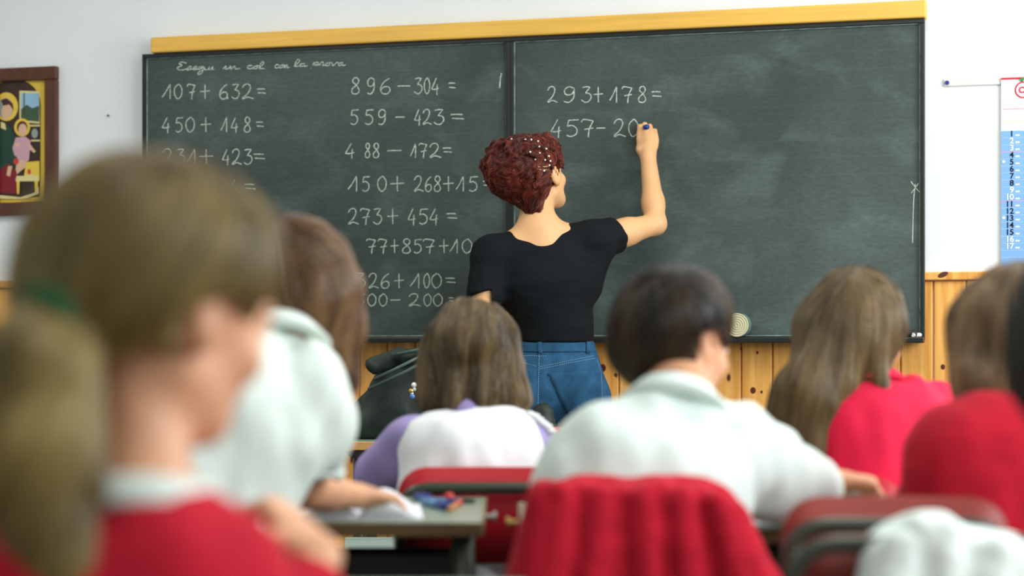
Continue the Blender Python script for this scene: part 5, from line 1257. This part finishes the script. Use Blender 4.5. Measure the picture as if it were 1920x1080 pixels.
# ---------------------------------------------------------------- girl in the puff-sleeved blouse
def blouse_girl():
    R = frame(28, -30, 8); s = .96
    J = dict(pel=Q(-.53, 2.60, .45), chest=P(440, 815, 2.70), neck=P(515, 640, 2.80), head=P(548, 555, 2.90),
             shL=P(395, 720, 2.74), shR=P(580, 720, 2.74), elL=P(330, 900, 2.86), wrL=P(430, 955, 3.02), elR=P(575, 915, 2.86), wrR=P(672, 930, 3.00), kz=.46)
    def hairf(H):
        H.ell(P(545, 528, 2.88), (.100, .105, .088), frame(20), .02); H.cap(P(608, 545, 2.87), P(630, 622, 2.88), .052, .040, .03); H.cap(P(630, 610, 2.88), P(646, 690, 2.89), .032, .014, .02)
        H.cap(P(520, 560, 2.83), P(500, 620, 2.79), .06, .035, .03); H.cap(P(590, 560, 2.83), P(610, 640, 2.85), .05, .03, .03)
        H.ell(J['head'] + R @ (np.array([0, .140, -.062]) * s), np.array((.072, .080, .090)) * s, R, .012, sub=True)
    def extra(T, side, fwd, S_):
        T.ell(P(574, 738, 2.74), (.066, .085, .082), frame(0, 0, 12), .04); T.ell(P(592, 790, 2.76), (.066, .075, .072), frame(0), .04); T.cap(P(570, 850, 2.79), P(575, 880, 2.80), .052, .048, .02)
        T.cone(P(435, 760, 2.70), P(385, 960, 2.66), .120, .095, .115, .10, side, .05); T.cap(P(515, 665, 2.76), P(550, 685, 2.75), .036, .04, .04); T.ell(P(400, 840, 2.76), (.085, .09, .085), None, .05)
        c_ = P(573, 890, 2.81); T.cut(c_, nrm(-UP), within=(c_ - np.array([.09, .09, .05]), c_ + np.array([.09, .09, .06])))
    def after(who, og, side, fwd, tp, H):
        c_ = P(570, 886, 2.805) - og; bm = bmesh.new()
        pts = [c_ + RT * math.cos(a) * .056 + FW * math.sin(a) * .054 + UP * .002 * math.sin(6 * a) for a in [2 * math.pi * k / 36 for k in range(36)]]
        tube(bm, pts, .0085, 10, closed=True); tube(bm, [p_ + UP * .011 for p_ in pts], .0075, 10, closed=True); build('sleeve_cuff', bm, M['cream_shirt'], who, True)
    def col(who, og, side, fwd): collar_ring(who, og, P(516, 640, 2.785), nrm(UP + fwd * .5), side, .052, .050, .028, .004, 'cream_shirt', flare=.02)
    return seated('girl with chestnut hair over her face, white puff-sleeved blouse, writing at green desk', J, s, R,
        dict(pts=[P(440, 400, 2.88), P(665, 705, 2.88)], fn=hairf, disp=.006, wl=.03), H_LBROWN, 'cream_shirt', sleeve='none', g=.014, folds=.018, extra_top=extra, collar=col, after=after, hole=.05, waist=.13, depth=.09,
        palmR=-UP, curlR=(.6, .7, .5), hand_dirR=nrm(FW * .5 + RT * .8 - UP * .12), top_name='blouse',
        strand=dict(n=15000, crown=P(530, 430, 2.84), length=.24, step=.009, radial=.8, grav=.9, extra=tuple(RT * .25), off=(-.002, .006), rad=.0007, seed=7, wob=.3, wl=.06, free_z=.93, zmin=.86, clump=.02))
blouse_girl()

# ---------------------------------------------------------------- long-haired girl in red
def long_girl():
    R = frame(38, -12, 0); s = .95
    J = dict(pel=Q(.62, 3.38, .44), chest=P(1630, 850, 3.42), neck=P(1620, 730, 3.46), head=P(1612, 620, 3.50),
             shL=P(1545, 790, 3.42), shR=P(1722, 780, 3.46), elL=P(1510, 880, 3.55), wrL=P(1560, 925, 3.78), elR=P(1790, 860, 3.60), wrR=P(1740, 918, 3.80), kz=.45)
    def hairf(H):
        H.ell(P(1594, 606, 3.47), (.094, .100, .094), frame(15), .02); H.cap(P(1562, 640, 3.43), P(1518, 750, 3.37), .068, .055, .04); H.cap(P(1512, 740, 3.37), P(1522, 872, 3.33), .052, .024, .03)
        H.cap(P(1480, 750, 3.38), P(1440, 800, 3.36), .034, .012, .03); H.cap(P(1650, 610, 3.45), P(1650, 690, 3.42), .042, .020, .03); H.cap(P(1630, 660, 3.40), P(1668, 770, 3.37), .016, .006, .02); H.cap(P(1590, 650, 3.41), P(1575, 710, 3.38), .05, .032, .03)
        H.ell(J['head'] + R @ (np.array([0, .140, -.062]) * s), np.array((.072, .080, .090)) * s, R, .012, sub=True)
    def extra(T, side, fwd, S_):
        T.cone(P(1630, 800, 3.41), P(1620, 1000, 3.38), .125, .085, .13, .09, side, .05); T.cap(P(1600, 742, 3.43), P(1700, 752, 3.44), .040, .046, .04); T.ell(P(1752, 775, 3.50), (.058, .07, .050), None, .03)
        T.cap(P(1690, 735, 3.44), P(1765, 735, 3.50), .022, .022, .02)
    def col(who, og, side, fwd):
        collar_ring(who, og, P(1618, 722, 3.45), nrm(UP + fwd * .3), side, .056, .054, .024, .004, 'red_top', flare=.016)
    return seated('girl with long loose brown-blonde hair and bright red top, before the chalkboard\'s right end', J, s, R,
        dict(pts=[P(1430, 505, 3.45), P(1700, 880, 3.4)], fn=hairf, disp=.006, wl=.03), H_LONG, 'red_top', g=.016, folds=.011, extra_top=extra, collar=col, hole=.05, fold_seed=4,
        strand=dict(n=17000, crown=P(1610, 530, 3.44), length=.36, step=.011, radial=.5, grav=1.0, extra=tuple(RT * -.12), off=(-.002, .005), rad=.0006, seed=8, wob=.22, wl=.07, free_z=.70, zmin=.66, clump=.016))
long_girl()

# ---------------------------------------------------------------- blonde child at the right edge
def blonde_child():
    R = frame(-5, -14, 0); s = .95
    J = dict(pel=Q(.68, 2.70, .44), chest=P(1880, 930, 2.72), neck=P(1895, 800, 2.78), head=P(1915, 645, 2.84),
             shL=P(1790, 880, 2.72), shR=P(2040, 880, 2.74), elL=P(1745, 960, 2.86), wrL=P(1850, 1000, 3.06), elR=P(2090, 960, 2.88), wrR=P(1990, 1000, 3.08), kz=.46)
    def hairf(H):
        H.ell(P(1912, 618, 2.82), (.100, .105, .098), frame(0), .02); H.cone(P(1900, 640, 2.80), P(1888, 715, 2.76), .092, .07, .080, .05, RT, .03); H.cap(P(1850, 660, 2.79), P(1830, 735, 2.76), .040, .022, .03)
        H.ell(J['head'] + R @ (np.array([0, .140, -.062]) * s), np.array((.072, .080, .090)) * s, R, .012, sub=True)
    def extra(T, side, fwd, S_):
        T.cone(P(1890, 850, 2.72), P(1880, 1080, 2.70), .150, .09, .15, .095, side, .05); T.cap(P(1830, 852, 2.73), P(1895, 822, 2.75), .042, .042, .04); T.cap(P(1800, 880, 2.72), P(1752, 960, 2.78), .066, .056, .04)
    return seated('blonde child in dark red sweater at the right edge, sitting on the red-brown chair', J, s, R,
        dict(pts=[P(1800, 495, 2.82), P(2030, 740, 2.82)], fn=hairf, disp=.006, wl=.03), H_SAND, 'red_knit', g=.018, folds=.008, extra_top=extra, hole=.045, top_name='sweater', h=.007,
        strand=dict(n=9000, crown=P(1912, 540, 2.84), length=.18, step=.009, radial=.8, grav=.9, off=(-.002, .006), rad=.0008, seed=9, wob=.3, wl=.06, free_z=.86, zmin=.84, clump=.02))
blonde_child()

# ---------------------------------------------------------------- dark-haired child beyond the right edge
def dark_child():
    R = frame(-8, -12, 0); s = .95; d = 1.72
    J = dict(pel=Q(.69, 1.66, .43), chest=Q(.69, 1.69, .65), neck=Q(.635, 1.74, .785), head=Q(.59, 1.80, .925),
             shL=Q(.575, 1.70, .735), shR=Q(.81, 1.70, .75), elL=Q(.57, 1.80, .60), wrL=Q(.66, 2.0, .66), elR=Q(.85, 1.80, .61), wrR=Q(.76, 2.0, .66), kz=.44, thigh=.32)
    def hairf(H):
        H.ell(Q(.587, 1.76, .945), (.100, .105, .098), frame(0), .02); H.cone(Q(.587, 1.75, .93), Q(.595, 1.72, .86), .095, .075, .088, .055, RT, .03)
        H.ell(J['head'] + R @ (np.array([0, .140, -.062]) * s), np.array((.072, .080, .090)) * s, R, .012, sub=True)
    return seated('dark-haired child in a red sweater, cut off by the right edge of the picture', J, s, R,
        dict(pts=[Q(.48, 1.7, 1.04), Q(.68, 1.8, .84)], fn=hairf, disp=.005, wl=.03), H_BLACK, 'red_knit', g=.016, folds=.008, hole=.045, top_name='sweater', h=.008,
        strand=dict(n=6000, crown=Q(.577, 1.78, 1.03), length=.14, step=.009, radial=.8, grav=.9, off=(-.002, .005), rad=.0009, seed=10, wob=.3, wl=.06, clump=.03))
dark_child()

# ---------------------------------------------------------------- ponytail girl nearest the camera
def pony_girl():
    R = frame(42, -16, 6); s = .98; d = 1.5
    J = dict(pel=Q(-.33, 1.44, .42), chest=P(250, 1290, 1.46), neck=P(258, 965, 1.49), head=P(306, 568, 1.55),
             shL=P(95, 1140, 1.44), shR=P(375, 1132, 1.47), elL=P(-60, 1330, 1.56), wrL=P(150, 1330, 1.80), elR=P(440, 1370, 1.62), wrR=P(600, 1045, 1.86), kz=.46, thigh=.33)
    def hairf(H):
        H.ell(P(262, 482, 1.535), (.100, .104, .080), frame(25, 0, 0), .02); H.ell(P(200, 560, 1.50), (.075, .075, .050), frame(10), .03); H.ell(P(395, 455, 1.58), (.046, .06, .045), frame(30), .03); H.cap(P(425, 470, 1.60), P(468, 550, 1.60), .030, .018, .03)
        H.cap(P(140, 590, 1.465), P(95, 602, 1.445), .028, .016, .02)
        H.ell(J['head'] + R @ (np.array([0, .140, -.062]) * s), np.array((.072, .080, .090)) * s, R, .012, sub=True); H.ell(P(405, 625, 1.50), (.030, .05, .036), frame(20), .012, sub=True)
        H.ell(P(300, 740, 1.50), (.07, .08, .036), frame(20), .012, sub=True)
        H.cap(P(92, 604, 1.445), P(62, 690, 1.425), .016, .042, .01); H.cap(P(62, 690, 1.425), P(60, 850, 1.41), .042, .042, .02); H.cap(P(62, 850, 1.41), P(105, 1060, 1.395), .044, .030, .02); H.cap(P(120, 640, 1.44), P(150, 900, 1.41), .014, .014, .02)
    def extra(T, side, fwd, S_):
        T.cap(P(330, 1010, 1.475), P(385, 1085, 1.475), .036, .040, .04); T.cap(P(200, 1050, 1.47), P(110, 1130, 1.45), .036, .045, .04); T.cone(P(245, 1150, 1.46), P(240, 1300, 1.45), .125, .085, .12, .09, side, .05)
    def col(who, og, side, fwd):
        collar_ring(who, og, P(268, 975, 1.488), nrm(UP + fwd * .35 + side * .08), side, .050, .050, .024, .004, 'cream_shirt', flare=.010)
    def after(who, og, side, fwd, tp, H):
        bm = bmesh.new(); c_ = P(98, 602, 1.440) - og; ax = nrm(P(60, 640, 1.435) - P(140, 590, 1.465)); u = nrm(np.cross(ax, UP)); v = np.cross(ax, u)
        tube(bm, [c_ + u * math.cos(a) * .024 + v * math.sin(a) * .024 for a in [2 * math.pi * k / 20 for k in range(20)]], .0095, 8, closed=True); build('hair_tie', bm, M['green_tie'], who, True)
    return seated('blurred girl with fair ponytail, green hair tie and red sweater, nearest the camera', J, s, R,
        dict(pts=[P(20, 300, 1.5), P(500, 1060, 1.5)], fn=hairf, disp=.004, wl=.03), H_GOLD, 'red_knit', g=.016, folds=.008, extra_top=extra, collar=col, after=after, hole=.05, top_name='sweater', neck_r=.041, sleeve='long', cuff=.86, hs=.9,
        hand_dirR=nrm(UP * .55 - RT * .55 + FW * .3), palmR=nrm(-UP + FW * .2 - RT * .8), curlR=(1.0, 1.1, .7),
        strand=dict(n=22000, crown=P(300, 350, 1.56), length=.16, step=.008, radial=.7, grav=.55, extra=tuple(RT * -.35), off=(-.001, .004), rad=.0005, seed=12, wob=.2, wl=.06, clump=.03))
pony_girl()

# ================================================================ cloths
# red sweater hung over the boy's chair
zc = .765; yB = 2.58
def drape(label, name, m, d0, cols, thick, z_lo, disp_, seed, cat='sweater', tops=None, extra=None, back=True, h=.005):
    """cols: (px top, py top, px bottom, radius top, radius bottom) folds side by side, hung over a chair back"""
    zt = max(P(c[0], c[1], d0)[2] for c in cols); pts = []
    for c in cols: pts += [P(c[0], c[1], d0), P(c[2], 1080, d0)]
    pts += [Q(X(cols[0][0], d0), d0, z_lo)]
    F = field_around(pts, .09, h)
    for px0, py0, px1_, r0, r1, dd in cols:
        a = P(px0, py0, d0 + dd); a[2] -= r0; b = P(px1_, 1080, d0 + dd - .012); t = (a[2] - z_lo) / max(1e-6, a[2] - b[2]); b = a + (b - a) * t
        F.cone(a, b, r0, thick, r1, thick * 1.1, RT, .005)
        if back: F.cone(a + FW * .045, b + FW * .045 + UP * .12, r0, thick * .9, r1, thick, RT, .03)
    if extra: extra(F)
    Rf = frame(0); F.disp(disp_, .05, R=Rf, stretch=(1.5, 1, .4), seed=seed); F.disp(disp_ * .4, .02, R=Rf, seed=seed)
    og = Q(X((cols[0][0] + cols[-1][0]) / 2, d0), d0, z_lo)
    o = F.mesh(name, M[m], None, og, 2); o.location = og; return tag(o, label, cat)
drape('red woollen sweater hung in folds over the boy\'s chair back', 'red_sweater', 'red_knit', 2.55,
      [(1020, 903, 998, .024, .026, -.006), (1050, 898, 1036, .026, .028, -.010), (1086, 897, 1080, .022, .026, .0), (1122, 897, 1118, .026, .026, -.009), (1160, 899, 1158, .024, .028, .0), (1200, 899, 1204, .027, .028, -.009), (1240, 902, 1250, .022, .028, .002),
       (1278, 902, 1292, .026, .028, -.008), (1312, 904, 1335, .020, .030, .004), (1344, 913, 1378, .024, .030, -.010), (1366, 936, 1408, .020, .032, -.004)],
      .022, .40, .005, 3, extra=lambda F: F.cap(P(1375, 965, 2.56), P(1432, 1140, 2.55), .022, .030, .02))
# white scalloped cloth on the nearest chair
drape('white scalloped cloth hung over the dark chair in the lower right corner', 'white_cloth', 'white_shirt', 2.21,
      [(1655, 1018, 1662, .018, .020, 0), (1688, 985, 1680, .028, .034, -.01), (1730, 960, 1725, .028, .036, .0), (1772, 960, 1770, .026, .036, -.006), (1815, 988, 1815, .026, .036, .004), (1860, 998, 1862, .028, .036, -.006), (1905, 1000, 1908, .028, .036, 0), (1945, 1010, 1950, .026, .036, 0)],
      .024, .45, .006, 8, cat='cloth')
